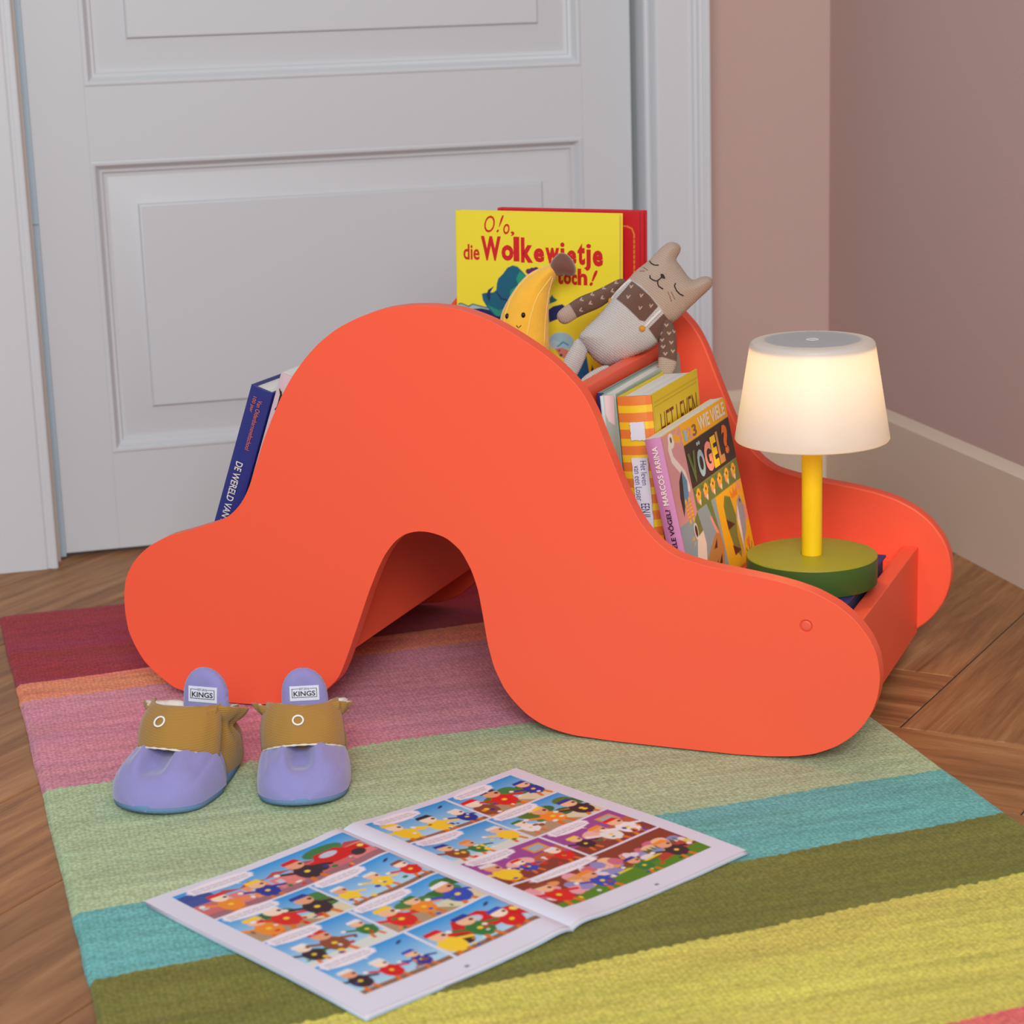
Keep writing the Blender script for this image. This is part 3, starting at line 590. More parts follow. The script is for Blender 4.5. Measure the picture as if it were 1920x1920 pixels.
    cv.poly(PL([(.90, .845), (.95, .835), (.95, .87), (.90, .875)]), (.93, .50, .22)); cv.line(PL([(.87, .88), (.905, .915), (.93, .875)]), .0022, gr); cv.line(PL([(.925, .875), (.935, .915), (.975, .87)]), .0022, gr)
    cvm = mat('amber_cover', (.95, .71, .06), .4, .05, 400); spm = mat('mauve_spine', (.78, .52, .70), .45, .1, 500)
    B, fc, sp = book('board_book', 'bird counting board book, yellow and black cover with mauve spine, nearest the lamp', q, cvm, spm, cv, hard=True, cb=.0016, over=0, cornr=.009)
    fr = frame((t_, .0022, .0008), (0, 1, 0), (0, 0, 1), (1, 0, 0))
    I = [INK['lblue'], INK['rose'], INK['brown'], INK['white'], INK['olive'], INK['pink'], INK['yellow'], INK['tan'], INK['orange']]
    L = []
    for ch, a, b, mi in (('1', .30, .345, 0), ('2', .355, .42, 1), ('3', .43, .495, 2)): L.append((ch, X(a), X(b), Y(.135), Y(.045), mi, .03))
    L.append(('WIE VIELE', X(.53), X(.965), Y(.125), Y(.018), 3, .03))
    for ch, a, b, mi, t0 in (('V', .29, .405, 4, .215), ('O', .415, .52, 0, .23), ('G', .53, .645, 5, .215), ('E', .65, .735, 6, .205), ('L', .745, .83, 7, .195), ('?', .84, .935, 8, .18)): L.append((ch, X(a), X(b), Y(.405 if ch != '?' else .37), Y(t0), mi, .05))
    L.append(('..', X(.445), X(.50), Y(.205), Y(.180), 0, .04))
    lettering('title_lettering', L, I, B, fr, .0004)
    lettering('author_lettering', [('MARCOS FARINA', X(.60), X(.97), Y(.985), Y(.948), 0, .01)], [INK['white']], B, fr, .0004)
    h = h_
    lettering('spine_lettering', [('MARCOS FARINA', h_-.066, h_-.0075, .0042, .0100, 0, .02), ('123 WIE VIELE VÖGEL?', h_-.143, h_-.070, .0046, .0104, 1, .02)], [INK['white'], INK['black']], B, spine_up(t_), .0004)
bird_book()
# ---- thick comic-diary book with a striped spine
def diary_book():
    q = raise_to_shelf([.3952, .0751, .0985, .0161, -.0850, -.0212, .1662, .2365, .0350]); w_, h_, t_ = q[6:]
    m = mat('olive_yellow_cover', (.88, .79, .07), .42, .15, 300); nt = m.node_tree
    sm = bpy.data.materials.new('striped_spine'); sm.use_nodes = True; nt = sm.node_tree; b = nt.nodes['Principled BSDF']; N = nt.nodes.new
    tc = N('ShaderNodeTexCoord'); sx = N('ShaderNodeSeparateXYZ'); nt.links.new(tc.outputs['Object'], sx.inputs[0])
    def pulse(src, scale, off, duty):
        a = N('ShaderNodeMath'); a.operation = 'MULTIPLY_ADD'; a.inputs[1].default_value = scale; a.inputs[2].default_value = off; nt.links.new(src, a.inputs[0])
        f = N('ShaderNodeMath'); f.operation = 'FRACT'; nt.links.new(a.outputs[0], f.inputs[0]); c = N('ShaderNodeMath'); c.operation = 'GREATER_THAN'; c.inputs[1].default_value = duty; nt.links.new(f.outputs[0], c.inputs[0]); return c.outputs[0]
    a = pulse(sx.outputs[2], 1/.0163, .55-h_/.0163+20, .56); v = pulse(sx.outputs[0], 1/.0362, -.04, .78)
    m1 = N('ShaderNodeMix'); m1.data_type = 'RGBA'; m1.inputs['A'].default_value = (*lin((.90, .52, .24)), 1); m1.inputs['B'].default_value = (*lin((.95, .80, .18)), 1); nt.links.new(a, m1.inputs['Factor'])
    m2 = N('ShaderNodeMix'); m2.data_type = 'RGBA'; m2.blend_type = 'MULTIPLY'; m2.inputs['B'].default_value = (1, .72, .45, 1); nt.links.new(m1.outputs['Result'], m2.inputs['A'])
    hv = N('ShaderNodeMath'); hv.operation = 'MULTIPLY'; hv.inputs[1].default_value = .6; nt.links.new(v, hv.inputs[0]); nt.links.new(hv.outputs[0], m2.inputs['Factor'])
    nz = N('ShaderNodeTexNoise'); nz.inputs['Scale'].default_value = 120; nt.links.new(tc.outputs['Object'], nz.inputs['Vector']); bp = N('ShaderNodeBump'); bp.inputs['Strength'].default_value = .3; bp.inputs['Distance'].default_value = .001; nt.links.new(nz.outputs[0], bp.inputs['Height']); nt.links.new(bp.outputs[0], b.inputs['Normal'])
    nt.links.new(m2.outputs['Result'], b.inputs['Base Color']); b.inputs['Roughness'].default_value = .35
    cv = Canvas(w_-.003, h_-.0016, .0011, (.89, .80, .07)); W_, H_ = cv.w, cv.h
    for i in range(60): cv.rect(.006+i*.0026, H_-.0085, .0074+i*.0026, H_-.0079, (.52, .40, .06))
    cv.rect(.004, H_-.0125, W_-.006, H_-.0120, (.66, .55, .07)); cv.rect(.004, .02, .0045, H_-.012, (.62, .50, .07))
    B, fc, sp = book('diary_book', 'thick yellow book HET LEVEN with orange and yellow striped spine, behind the bird book', q, m, sm, cv, cb=.002)
    lettering('title_lettering', [('HET', .022, .068, H_-.052, H_-.022, 0, -.01), ('LEVEN', .078, .152, H_-.050, H_-.022, 0, -.01)], [INK['maroon']], B, frame((t_, .0022, .0008), (0, 1, 0), (0, 0, 1), (1, 0, 0)), .0004)
    # torn-paper labels stuck on the spine
    lb = mat('torn_label_paper', (.86, .88, .93), .7, .2, 300); rnd = random.Random(2)
    def torn(u0, u1, v0, v1):
        P = []; n = 12; m_ = 26
        for i in range(m_): P.append((u0+(u1-u0)*i/m_, v0+rnd.uniform(-.0004, .0004)))
        for i in range(n): P.append((u1+rnd.uniform(-.0005, .0005), v0+(v1-v0)*i/n))
        for i in range(m_): P.append((u1-(u1-u0)*i/m_, v1+rnd.uniform(-.0004, .0004)))
        for i in range(n): P.append((u0+rnd.uniform(-.0005, .0005), v1-(v1-v0)*i/n))
        return P
    SD = spine_dn(t_, h_)
    for P in (torn(.0250, .0430, .0125, .0270), torn(.0605, .140, .0110, .0275)):
        k = len(P); mesh('spine_label', [(x, y, .0003) for x, y in P]+[(x, y, -.0006) for x, y in P], [tuple(range(k))]+[(i, (i+1) % k, k+(i+1) % k, k+i)[::-1] for i in range(k)], lb, B, SD)
    lettering('spine_lettering', [('Het leven', .0635, .0875, .0195, .0255, 0, -.005), ('van een Loser', .0680, .1030, .0125, .0190, 0, -.005), ('EEN', .1060, .1150, .0165, .0250, 1, 0), ('IL', .1170, .1215, .0165, .0250, 1, 0)], [INK['blue'], INK['navy']], B, SD, .0006)
diary_book()
# ---- pale green picture book, and the tall sage book against the divider
def pale_book():
    q = raise_to_shelf([.3777, .0868, .0950, 0, -.0870, -.0024, .1850, .2395, .0145])
    m = mat('pale_sage_cover', (.66, .74, .68), .5, .1, 300)
    sm = mat('pale_picture_spine', (.68, .76, .71), .5)
    B, fc, sp = book('storybook', 'storybook with pale sage illustrated spine between the striped spine and tall sage book', q, m, sm, None, cb=.0018, over=.001)
    cv = Canvas(.235, .0145, .0007, (.66, .74, .68)); X = lambda d: d; 
    cv.poly([(.0, .004), (.0, .0145), (.03, .012), (.026, .006), (.018, .0035)], (.90, .83, .83)); cv.line([(.0, .0018), (.235, .0018)], .0022, (.80, .90, .90))
    cv.line([(.065, .008), (.072, .0115)], .0006, (.15, .15, .15)); cv.line([(.073, .007), (.073, .013)], .0006, (.15, .15, .15)); cv.poly([(.095, .003), (.105, .010), (.135, .013), (.14, .004)], (.22, .27, .30)); cv.poly([(.14, .006), (.155, .013), (.165, .004)], (.62, .34, .32))
    def fn(x, y): return np.stack([x, y, -.0023*np.cos((y/.0145-.5)*3.0)+.0024], 1)
    o = sheet('spine_print', cv, fn, M['print'], B, spine_dn(.0145, q[7])); o.parent = sp
pale_book()
q = raise_to_shelf([.3705, .0890, .0978, 0, -.0860, -.0100, .2580, .2375, .0070])
sg = mat('sage_cover', (.55, .66, .62), .5, .1, 300); nb = mat('navy_cloth', (.16, .18, .46), .55, .2, 600)
book('tall_picture_book', 'tall thin sage-green book with navy spine leaning on the right divider', q, sg, nb, None, cb=.0022, over=.0028, cornr=.006)
# ---- tail compartment: dark blue commemorative book, pale pink book, teal book
def blue_book():
    q = raise_to_shelf([-.0965, .0472, .0950, .0064, .3406, -.0173, .165, .2569, .0256]); q[2] += 0; w_, h_, t_ = q[6:]
    m = mat('royal_blue_cover', (.17, .20, .50), .42, .15, 500, .4)
    B, fc, sp = book('commemorative_book', 'royal blue hardcover with orange and white spine lettering, leaning behind the tail end', q, m, m, None, cb=.0026, over=.0032)
    lettering('spine_lettering', [('Van Oldenbarneveltschool', .0115, .0670, .0140, .0190, 0, -.005), ('100 jaar', .0095, .0270, .0068, .0118, 0, -.005), ('DE WERELD VAN DE', .0825, .1590, .0085, .0165, 1, .01)], [INK['orange'], INK['white']], B, spine_dn(t_, h_), .0006)
blue_book()
def pink_book():
    q = raise_to_shelf([-.0660, .0446, .0950, 0, .3485, -.0063, .150, .2734, .0195])
    pm = mat('pale_pink_spine', (.86, .76, .79), .5, .1, 300); wm = mat('off_white_cover', (.84, .86, .86), .5)
    B, fc, sp = book('paperback_book', 'pale pink book with small black figure on spine beside the royal blue book', q, wm, pm, None, cb=.0012, over=.0, hard=True)
    P = [(.0150, .0042), (.0165, .0048), (.0180, .0072), (.0205, .0078), (.0215, .0102), (.0230, .0105), (.0232, .0088), (.0250, .0098), (.0270, .0092), (.0310, .0090), (.0345, .0080), (.0370, .0102), (.0378, .0096), (.0368, .0072), (.0390, .0055), (.0386, .0046), (.0350, .0060), (.0300, .0062), (.0255, .0060), (.0215, .0060), (.0190, .0050), (.0160, .0034)]
    k = len(P); o = mesh('spine_figure', [(x, y+.001, .0004) for x, y in P], [tuple(range(k))], INK['black'], B, spine_dn(.0195, q[7])); o['label'] = 'small black leaping silhouette'
pink_book()
q = raise_to_shelf([.0290, .0470, .0950, 0, .1000, 0, .17, .2735, .0170])
book('slim_book', 'teal book beside the pale pink one, only its top corner showing above hump', q, mat('teal_cover', (.50, .70, .70), .5, .1, 300), None, None, cb=.0012, over=0)
# ---- navy book lying flat under the lamp
def flat_book():
    w_, h_, t_ = .1060, .24, .0285
    mw = BF @ Matrix.Translation((.492, .055, .1047))
    B = thing('clothbound_book', 'navy-blue to purple book lying flat under the green lamp base', 'book', mw)
    cm = mat('navy_purple_cloth', (.20, .17, .42), .6, .3, 900)
    for nm, z0, z1 in (('back_cover', 0, .0028), ('front_cover', t_-.0028, t_)):
        mb = MB(); mb.box((0, 0, z0), (w_, h_, z1)); bevel(mb.build(nm, cm, B), .0008, 2)
    mb = MB(); mb.box((0, .0005, .0028), (.003, h_-.0005, t_-.0028)); mb.build('spine', cm, B)
    mb = MB(); mb.box((.0031, .003, .0029), (w_-.003, h_-.003, t_-.0029)); mb.build('page_block', mat('dark_page_edges', (.25, .24, .36), .8, .2, 600), B)
flat_book()
# ================================================================== SOFT TOYS
def inflate(out, T, cell, R=None, cz=None):
    """cushion-like solid from a closed outline: returns verts, faces (outline in metres)"""
    P = np.array(out); x0, y0 = P.min(0)-cell*2; x1, y1 = P.max(0)+cell*2
    nx = int((x1-x0)/cell)+1; ny = int((y1-y0)/cell)+1; X, Y = np.meshgrid(x0+cell*np.arange(nx), y0+cell*np.arange(ny))
    D = sdf(X, Y, [tuple(p) for p in out]); R = R or T
    q = (D[:-1, :-1] > 0)+(D[1:, :-1] > 0)*1+(D[:-1, 1:] > 0)+(D[1:, 1:] > 0)*1
    J, I = np.nonzero(q > 0)
    used = np.zeros(D.shape, bool)
    for dj in (0, 1):
        for di in (0, 1): used[J+dj, I+di] = True
    Xf, Yf, Df = X.copy(), Y.copy(), D.copy()
    snap = used & (D <= cell*.25)
    px, py = X[snap], Y[snap]; best = np.full(px.shape, 1e9); bx = px.copy(); by = py.copy(); n = len(P)
    for i in range(n):
        ax, ay = P[i]; cx, cy = P[(i+1) % n]; dx, dy = cx-ax, cy-ay
        t = np.clip(((px-ax)*dx+(py-ay)*dy)/(dx*dx+dy*dy+1e-15), 0, 1); qx = ax+t*dx; qy = ay+t*dy; d = np.hypot(px-qx, py-qy)
        k = d < best; best[k] = d[k]; bx[k] = qx[k]; by[k] = qy[k]
    Xf[snap] = bx; Yf[snap] = by; Df[snap] = 0
    u = np.clip(Df/R, 0, 1); H = T*np.sqrt(np.maximum(0, 1-(1-u)**2))
    # soften ridges of the distance field
    for _ in range(10):
        Hs = H.copy(); Hs[1:-1, 1:-1] = (H[1:-1, 1:-1]*2+H[:-2, 1:-1]+H[2:, 1:-1]+H[1:-1, :-2]+H[1:-1, 2:])/6
        wgt = np.clip(u*2.5-.3, 0, 1); H = H*(1-wgt)+Hs*wgt
    idx = -np.ones(D.shape, int); idb = -np.ones(D.shape, int); vs = []; 
    js, is_ = np.nonzero(used)
    for j, i in zip(js, is_):
        idx[j, i] = len(vs); vs.append((Xf[j, i], Yf[j, i], H[j, i]))
    for j, i in zip(js, is_):
        if snap[j, i]: idb[j, i] = idx[j, i]
        else: idb[j, i] = len(vs); vs.append((Xf[j, i], Yf[j, i], -H[j, i]))
    fs = []
    for j, i in zip(J, I):
        fs.append((idx[j, i], idx[j, i+1], idx[j+1, i+1], idx[j+1, i])); b = (idb[j, i], idb[j+1, i], idb[j+1, i+1], idb[j, i+1])
        if len({*b} & {*fs[-1]}) < 4: fs.append(b)
    V = np.array(vs)
    return V, fs, lambda x, y: float(T*math.sqrt(max(0, 1-(1-min(1, max(0, float(sdf(np.array([x]), np.array([y]), [tuple(p) for p in out])[0])/R)))**2)))
def rounded(pts, it=2):
    for _ in range(it):
        Q = []
        for i in range(len(pts)):
            a = pts[i]; b = pts[(i+1) % len(pts)]
            Q += [(a[0]*.75+b[0]*.25, a[1]*.75+b[1]*.25), (a[0]*.25+b[0]*.75, a[1]*.25+b[1]*.75)]
        pts = Q
    return pts
def knit_mat(name, cols, rows, contrast=.5):
    m = attr_mat(name, .95, .1); nt = m.node_tree; b = nt.nodes['Principled BSDF']; N = nt.nodes.new; Lk = nt.links.new
    uv = N('ShaderNodeUVMap'); uv.uv_map = 'knit'; s = N('ShaderNodeSeparateXYZ'); Lk(uv.outputs[0], s.inputs[0])
    def ma(op, a, bb=None, c=None):
        n = N('ShaderNodeMath'); n.operation = op
        for k, v in enumerate((a, bb, c)):
            if v is None: continue
            if isinstance(v, (int, float)): n.inputs[k].default_value = v
            else: Lk(v, n.inputs[k])
        return n.outputs[0]
    cx = ma('FRACT', ma('MULTIPLY', s.outputs[0], cols)); ax = ma('ABSOLUTE', ma('SUBTRACT', cx, .5))
    vy = ma('FRACT', ma('MULTIPLY_ADD', s.outputs[1], rows, ma('MULTIPLY', ax, -1.3)))
    leg = ma('SINE', ma('MULTIPLY', ax, 6.283)); row = ma('SINE', ma('MULTIPLY', vy, 3.1416))
    h = ma('MULTIPLY', ma('POWER', leg, .6), ma('POWER', row, .55))
    bp = N('ShaderNodeBump'); bp.inputs['Strength'].default_value = .9; bp.inputs['Distance'].default_value = .0012; Lk(h, bp.inputs['Height']); Lk(bp.outputs[0], b.inputs['Normal'])
    mr = N('ShaderNodeMapRange'); mr.inputs['From Min'].default_value = .0; mr.inputs['From Max'].default_value = .7; mr.inputs['To Min'].default_value = 1-contrast; mr.inputs['To Max'].default_value = 1.06; Lk(h, mr.inputs[0])
    vc = [n for n in nt.nodes if n.bl_idname == 'ShaderNodeVertexColor'][0]
    vm = N('ShaderNodeVectorMath'); vm.operation = 'SCALE'; Lk(vc.outputs[0], vm.inputs[0]); Lk(mr.outputs[0], vm.inputs['Scale']); Lk(vm.outputs[0], b.inputs['Base Color'])
    b.inputs['Sheen Weight'].default_value = .15
    return m
def soft(name, V, F, mt, parent, colour, uvf, mw=None, smooth=True):
    me = bpy.data.meshes.new(name); me.from_pydata([tuple(v) for v in V], [], F); o = link(name, me, mt, parent, mw, smooth)
    c = me.color_attributes.new('print', 'FLOAT_COLOR', 'POINT'); col = np.ones((len(V), 4)); col[:, :3] = colour(V); c.data.foreach_set('color', col.astype(np.float32).ravel())
    ul = me.uv_layers.new(name='knit'); uv = uvf(V); li = np.zeros(len(me.loops), dtype=np.int32); me.loops.foreach_get('vertex_index', li); ul.data.foreach_set('uv', uv[li].astype(np.float32).ravel())
    return o
CR, CU, CZ = R0.copy(), U0.copy(), -F0
def knitted_cat():
    org = Vector((.6844, 2.1231, .3816)); dep = (org-CAMP).dot(F0); k = dep/FPX
    mw = frame(org, CR, CU, CZ)
    T = thing('knitted_cat', 'knitted beige toy cat with closed eyes and cream dungarees, slumped over the divider', 'soft toy', mw)
    q = lambda x, y: ((x-1165)*k, (600-y)*k)
    Q = lambda L: [q(*p) for p in L]
    ax = np.array([math.sin(math.radians(36)), math.cos(math.radians(36))]); ay = np.array([ax[1], -ax[0]])   # body axis towards the head
    c = lambda h: np.array(lin(h))
    cream, beige, brown = c((.95, .925, .90)), c((.885, .775, .685)), c((.53, .375, .30))
    BODY = Q([(1180, 521), (1192, 507), (1207, 496), (1219, 486), (1231, 472), (1242, 462), (1253, 454), (1265, 454), (1275, 460), (1277, 469), (1272, 478), (1267, 487), (1273, 495), (1282, 507), (1290, 519), (1300, 526), (1309, 521), (1320, 518), (1331, 519), (1337, 527), (1334, 539), (1322, 550), (1307, 564), (1291, 579), (1277, 592), (1264, 604), (1255, 608), (1248, 622), (1238, 640), (1222, 652), (1204, 660), (1186, 669), (1166, 680), (1146, 688), (1130, 686), (1116, 677), (1104, 663), (1092, 648), (1084, 634), (1090, 622), (1105, 608), (1122, 592), (1138, 573), (1150, 556), (1163, 538)])
    V, F, hb = inflate(rounded(BODY, 1), .0265, .00072, .024)
    # sweater window, straps and trousers measured along the photo
    P_bib = Q([(1181, 531), (1200, 545), (1216, 561), (1231, 578), (1221, 590), (1206, 605), (1195, 602), (1180, 588), (1155, 563)])
    def colour(V):
        X, Y = V[:, 0], V[:, 1]; C_ = np.tile(cream, (len(V), 1))
        neck = sdf(X, Y, Q([(1170, 516), (1184, 529), (1200, 541), (1216, 558), (1232, 577), (1244, 594), (1262, 612), (1420, 500), (1250, 380), (1140, 480)]))
        a = np.clip(.5+neck/.0006, 0, 1)[:, None]; C_ = C_*(1-a)+beige*a
        for poly in (Q([(1183, 530), (1200, 545), (1216, 560), (1231, 579), (1206, 607), (1197, 605), (1180, 588), (1154, 563)]), Q([(1241, 592), (1275, 598), (1270, 630), (1240, 648), (1226, 636), (1213, 620)]), Q([(1174, 524), (1150, 556), (1140, 560), (1160, 520)])):
            s_ = sdf(X, Y, poly); a = np.clip(.5+s_/.0006, 0, 1)[:, None]*(1-np.clip(.5+neck/.0006, 0, 1)[:, None]); C_ = C_*(1-a)+brown*a
        # little light flecks on the sweater
        for fx, fy in ((1181, 541), (1175, 561), (1199, 559), (1197, 582), (1217, 578)):
            for sx in (-1, 1):
                x0, y0 = q(fx, fy+2); x1, y1 = q(fx+sx*2.6+1, fy-2.5)
                dx, dy = x1-x0, y1-y0; t = np.clip(((X-x0)*dx+(Y-y0)*dy)/(dx*dx+dy*dy), 0, 1); d = np.hypot(X-x0-t*dx, Y-y0-t*dy)
                a = np.clip(.5+(.00055-d)/.0005, 0, 1)[:, None]*(V[:, 2] > 0)[:, None]; C_ = C_*(1-a)+beige*1.15*a
        return C_
    uvf = lambda V: np.stack([V[:, 0]*ay[0]+V[:, 1]*ay[1]+.5, V[:, 0]*ax[0]+V[:, 1]*ax[1]+.5], 1)
    km = knit_mat('fine_knit', 450, 450, .68)
    soft('body', V, F, km, T, colour, uvf)
    def limb(nm, out, Tk, zoff, dirv, cf, flecks=(), tw=None, fl=1):
        V, F, _ = inflate(rounded(Q(out), 2), Tk, .0007, Tk*1.05)
        V[:, 2] += zoff if not tw else zoff+((V[:, 0]-tw[0])*tw[1]+(V[:, 1]-tw[2])*tw[3])
        d = np.array(dirv, float); d /= np.linalg.norm(d); n = np.array([d[1], -d[0]])
        def col(V):
            C_ = cf(V)
            for fx, fy in flecks:
                for sx in (-1, 1):
                    b0 = np.array(q(fx, fy)); b1 = b0+d*.0023*fl+n*sx*.0016
                    b0, b1 = (b1+n*0, b0) if False else (b0, b1)
                    dx, dy = b1-b0; t = np.clip(((V[:, 0]-b0[0])*dx+(V[:, 1]-b0[1])*dy)/(dx*dx+dy*dy), 0, 1); dd = np.hypot(V[:, 0]-b0[0]-t*dx, V[:, 1]-b0[1]-t*dy)
                    a = np.clip(.5+(.0006-dd)/.0005, 0, 1)[:, None]*(V[:, 2] > zoff-.002)[:, None]; C_ = C_*(1-a)+beige*1.15*a
            return C_
        return soft(nm, V, F, km, T, col, lambda V: np.stack([V[:, 0]*n[0]+V[:, 1]*n[1]+.5, V[:, 0]*d[0]+V[:, 1]*d[1]+.5], 1))
    def cuff(cut):
        def f(V):
            s_ = sdf(V[:, 0], V[:, 1], Q(cut)); a = np.clip(.5+s_/.0006, 0, 1)[:, None]; return brown*(1-a)+beige*a
        return f
    limb('arm', [(1172, 522), (1160, 522), (1143, 531), (1115, 545), (1087, 555), (1065, 570), (1050, 580), (1043, 590), (1047, 602), (1057, 608), (1068, 605), (1082, 595), (1102, 586), (1125, 577), (1143, 564), (1160, 548), (1178, 536)], .0085, -.004, (1, .45), cuff([(1064, 565), (1073, 580), (1083, 597), (1060, 625), (1020, 600), (1040, 560)]), ((1153, 531), (1130, 541), (1108, 553), (1088, 563), (1127, 560), (1105, 570), (1087, 583), (1146, 547)))
    limb('arm', [(1240, 594), (1250, 598), (1260, 606), (1265, 620), (1267, 645), (1268, 670), (1266, 688), (1262, 700), (1254, 709), (1244, 711), (1235, 705), (1232, 692), (1233, 672), (1233, 650), (1236, 625), (1235, 605)], .0085, .012, (0, 1), cuff([(1225, 673), (1240, 672), (1252, 676), (1275, 682), (1275, 720), (1225, 720)]), ((1238, 605), (1247, 615), (1262, 626), (1252, 630), (1236, 630), (1239, 642), (1256, 647), (1241, 655), (1259, 663), (1245, 668)))
    wh = lambda V: np.tile(cream, (len(V), 1))
    limb('leg', [(1084, 634), (1093, 640), (1103, 656), (1098, 672), (1090, 690), (1078, 712), (1064, 725), (1050, 715), (1046, 698), (1056, 676), (1068, 655), (1076, 640)], .0100, .004, (.5, 1), wh)
    limb('leg', [(1136, 684), (1146, 690), (1128, 704), (1108, 718), (1092, 730), (1082, 722), (1092, 708), (1112, 694)], .0080, .010, (1, .7), wh)
    # straps, buttons, face stitching
    dk = mat('dark_brown_yarn', (.16, .10, .09), .8); tn = mat('tan_yarn', (.62, .46, .34), .8); ob = mat('ochre_felt_button', (.80, .55, .20), .8, .4, 900); cr = mat('cream_strap_knit', (.87, .83, .79), .9, .6, 900)
    def zz(x, y, lift=.0004): return (*q(x, y), hb(*q(x, y))+lift)
    def yarn(nm, L, r, m_, lb=None, sm=3):
        P = []
        for (a, b), (c_, d) in zip(L[:-1], L[1:]):
            for i in range(sm): t = i/sm; P.append((a+(c_-a)*t, b+(d-b)*t))
        P.append(L[-1]); mb = MB(); mb.tube([zz(x, y) for x, y in P], r, 8); o = mb.build(nm, m_, T, None, True)
        if lb: o['label'] = lb
    yarn('strap', [(1181, 527), (1171, 534), (1161, 544), (1152, 553), (1146, 562)], .0013, cr)
    yarn('strap', [(1236, 586), (1226, 596), (1216, 606), (1206, 617)], .0015, cr)
    for x, y, rx in ((1144, 565, 4.0), (1201, 620, 6.0)):
        mb = MB(); cx, cy, cz = zz(x, y, .0003); n = 20; mb.add([(cx, cy, cz+.0016)]+[(cx+rx*k*math.cos(2*math.pi*i/n), cy+6*k*math.sin(2*math.pi*i/n), cz+.0010-.0004*(x < 1150)) for i in range(n)]+[(cx+rx*k*math.cos(2*math.pi*i/n), cy+6*k*math.sin(2*math.pi*i/n), cz-.002) for i in range(n)],
            [(0, 1+i, 1+(i+1) % n) for i in range(n)]+[(1+i, 1+n+i, 1+n+(i+1) % n, 1+(i+1) % n) for i in range(n)]); o = mb.build('button', ob, T, None, True)
    yarn('eyelid', [(1217, 492), (1219, 497), (1224, 501), (1232, 502)], .00062, dk, 'dark stitched closed eye')
    yarn('eyelid', [(1263, 536), (1261, 541), (1265, 550), (1271, 556), (1278, 559)], .00062, dk, 'dark stitched closed eye')
    yarn('mouth', [(1216, 521), (1216, 526), (1221, 530), (1227, 532), (1230, 531)], .00062, dk)
    yarn('mouth', [(1237, 525), (1233, 529), (1230, 531), (1230, 537), (1232, 542), (1240, 547)], .00062, dk)
    NP = [zz(x, y, .0012) for x, y in ((1235, 519), (1240, 519), (1244, 526), (1243, 528), (1236, 526))]; NB = [(a, b, c_-.003) for a, b, c_ in NP]
    mb = MB(); mb.add(NP+NB, [(4, 3, 2, 1, 0), (0, 1, 2, 3, 4)]+[(i, (i+1) % 5, 5+(i+1) % 5, 5+i) for i in range(5)]); mb.build('nose', dk, T)
    for L in ([(1198, 511), (1206, 512)], [(1205, 504), (1212, 511)], [(1249, 552), (1256, 570)], [(1255, 552), (1262, 566)]): yarn('whisker', L, .0005, tn)
    return T
knitted_cat()
def banana_toy():
    org = Vector((.6056, 2.2059, .3754)); dep = (org-CAMP).dot(F0); k = dep/FPX; mw = frame(org, CR, CU, CZ)
    T = thing('banana_plush', 'yellow plush banana with brown stem and small face, in front of yellow book', 'soft toy', mw)
    q = lambda x, y: ((x-990)*k, (600-y)*k); Q = lambda L: [q(*p) for p in L]
    out = Q([(1033, 494), (1020, 500), (1008, 504), (993, 512), (978, 525), (964, 543), (951, 564), (941, 584), (936, 605), (935, 640), (940, 680), (948, 715), (960, 745), (985, 758), (1008, 745), (1020, 710), (1027, 670), (1030, 645), (1028, 622), (1028, 593), (1030, 564), (1031, 545), (1036, 530), (1044, 517), (1048, 508)])
    V, F, hb = inflate(rounded(out, 2), .0200, .0010, .027)
    # triangular cross-section of a banana: ridge seams
    seam = Q([(1040, 512), (1024, 533), (1010, 552), (1001, 575), (995, 600), (990, 640), (988, 700), (988, 755)])
    y_ = mat('yellow_velour', (.96, .73, .24), .85, .35, 500, .15, .08, .5)
    me = mesh('body', V, F, y_, T, None, True)
    b_ = mat('brown_velour', (.46, .30, .24), .85, .4, 500, .15, .12, .5)
    so = Q([(1040, 482), (1046, 476), (1055, 474), (1066, 479), (1073, 488), (1079, 499), (1080, 509), (1077, 517), (1068, 519), (1058, 515), (1050, 518), (1040, 516), (1032, 509), (1030, 498), (1034, 489)])
    V2, F2, _ = inflate(rounded(so, 2), .0130, .0009, .012); V2[:, 2] += .004; o = mesh('stem', V2, F2, b_, T, None, True); o['label'] = 'brown velour stem'
    sm = mat('seam_thread', (.97, .82, .42), .8)
    def line(nm, L, r, m_, lift=.0002):
        P = []
        for (a, b), (c_, d) in zip(L[:-1], L[1:]):
            for i in range(3): t = i/3; P.append((a+(c_-a)*t, b+(d-b)*t))
        P.append(L[-1]); mb = MB(); mb.tube([(*q(x, y), hb(*q(x, y))+lift-r*.6) for x, y in P], r, 8); return mb.build(nm, m_, T, None, True)
    line('seam', [(1034, 520), (1020, 540), (1009, 556), (1001, 575), (994, 600), (988, 630), (986, 690)], .0007, sm)
    line('seam', [(1012, 506), (990, 519), (972, 538), (957, 562), (948, 588), (944, 615)], .0006, sm)
    line('seam', [(1036, 522), (1030, 545), (1025, 575), (1022, 605), (1020, 650)], .0005, sm)
    em = mat('black_bead_eye', (.03, .03, .03), .2)
    for x, y in ((951, 595), (981, 594)):
        cx, cy = q(x, y); cz = hb(cx, cy); mb = MB(); n = 16
        pr = [(.0023*math.cos(a), .0016*math.sin(a)) for a in [math.pi/2*i/5 for i in range(5)]]+[(0.0001, .0016)]
        mb.lathe(pr, n); o = mb.build('eye', em, T, Matrix.Translation((cx, cy, cz-.0002)) @ Matrix.Diagonal((1, 1.35, 1, 1)), True)
    mb = MB(); line('mouth', [(968, 613), (972, 618), (977, 613)], .0005, em)
banana_toy()
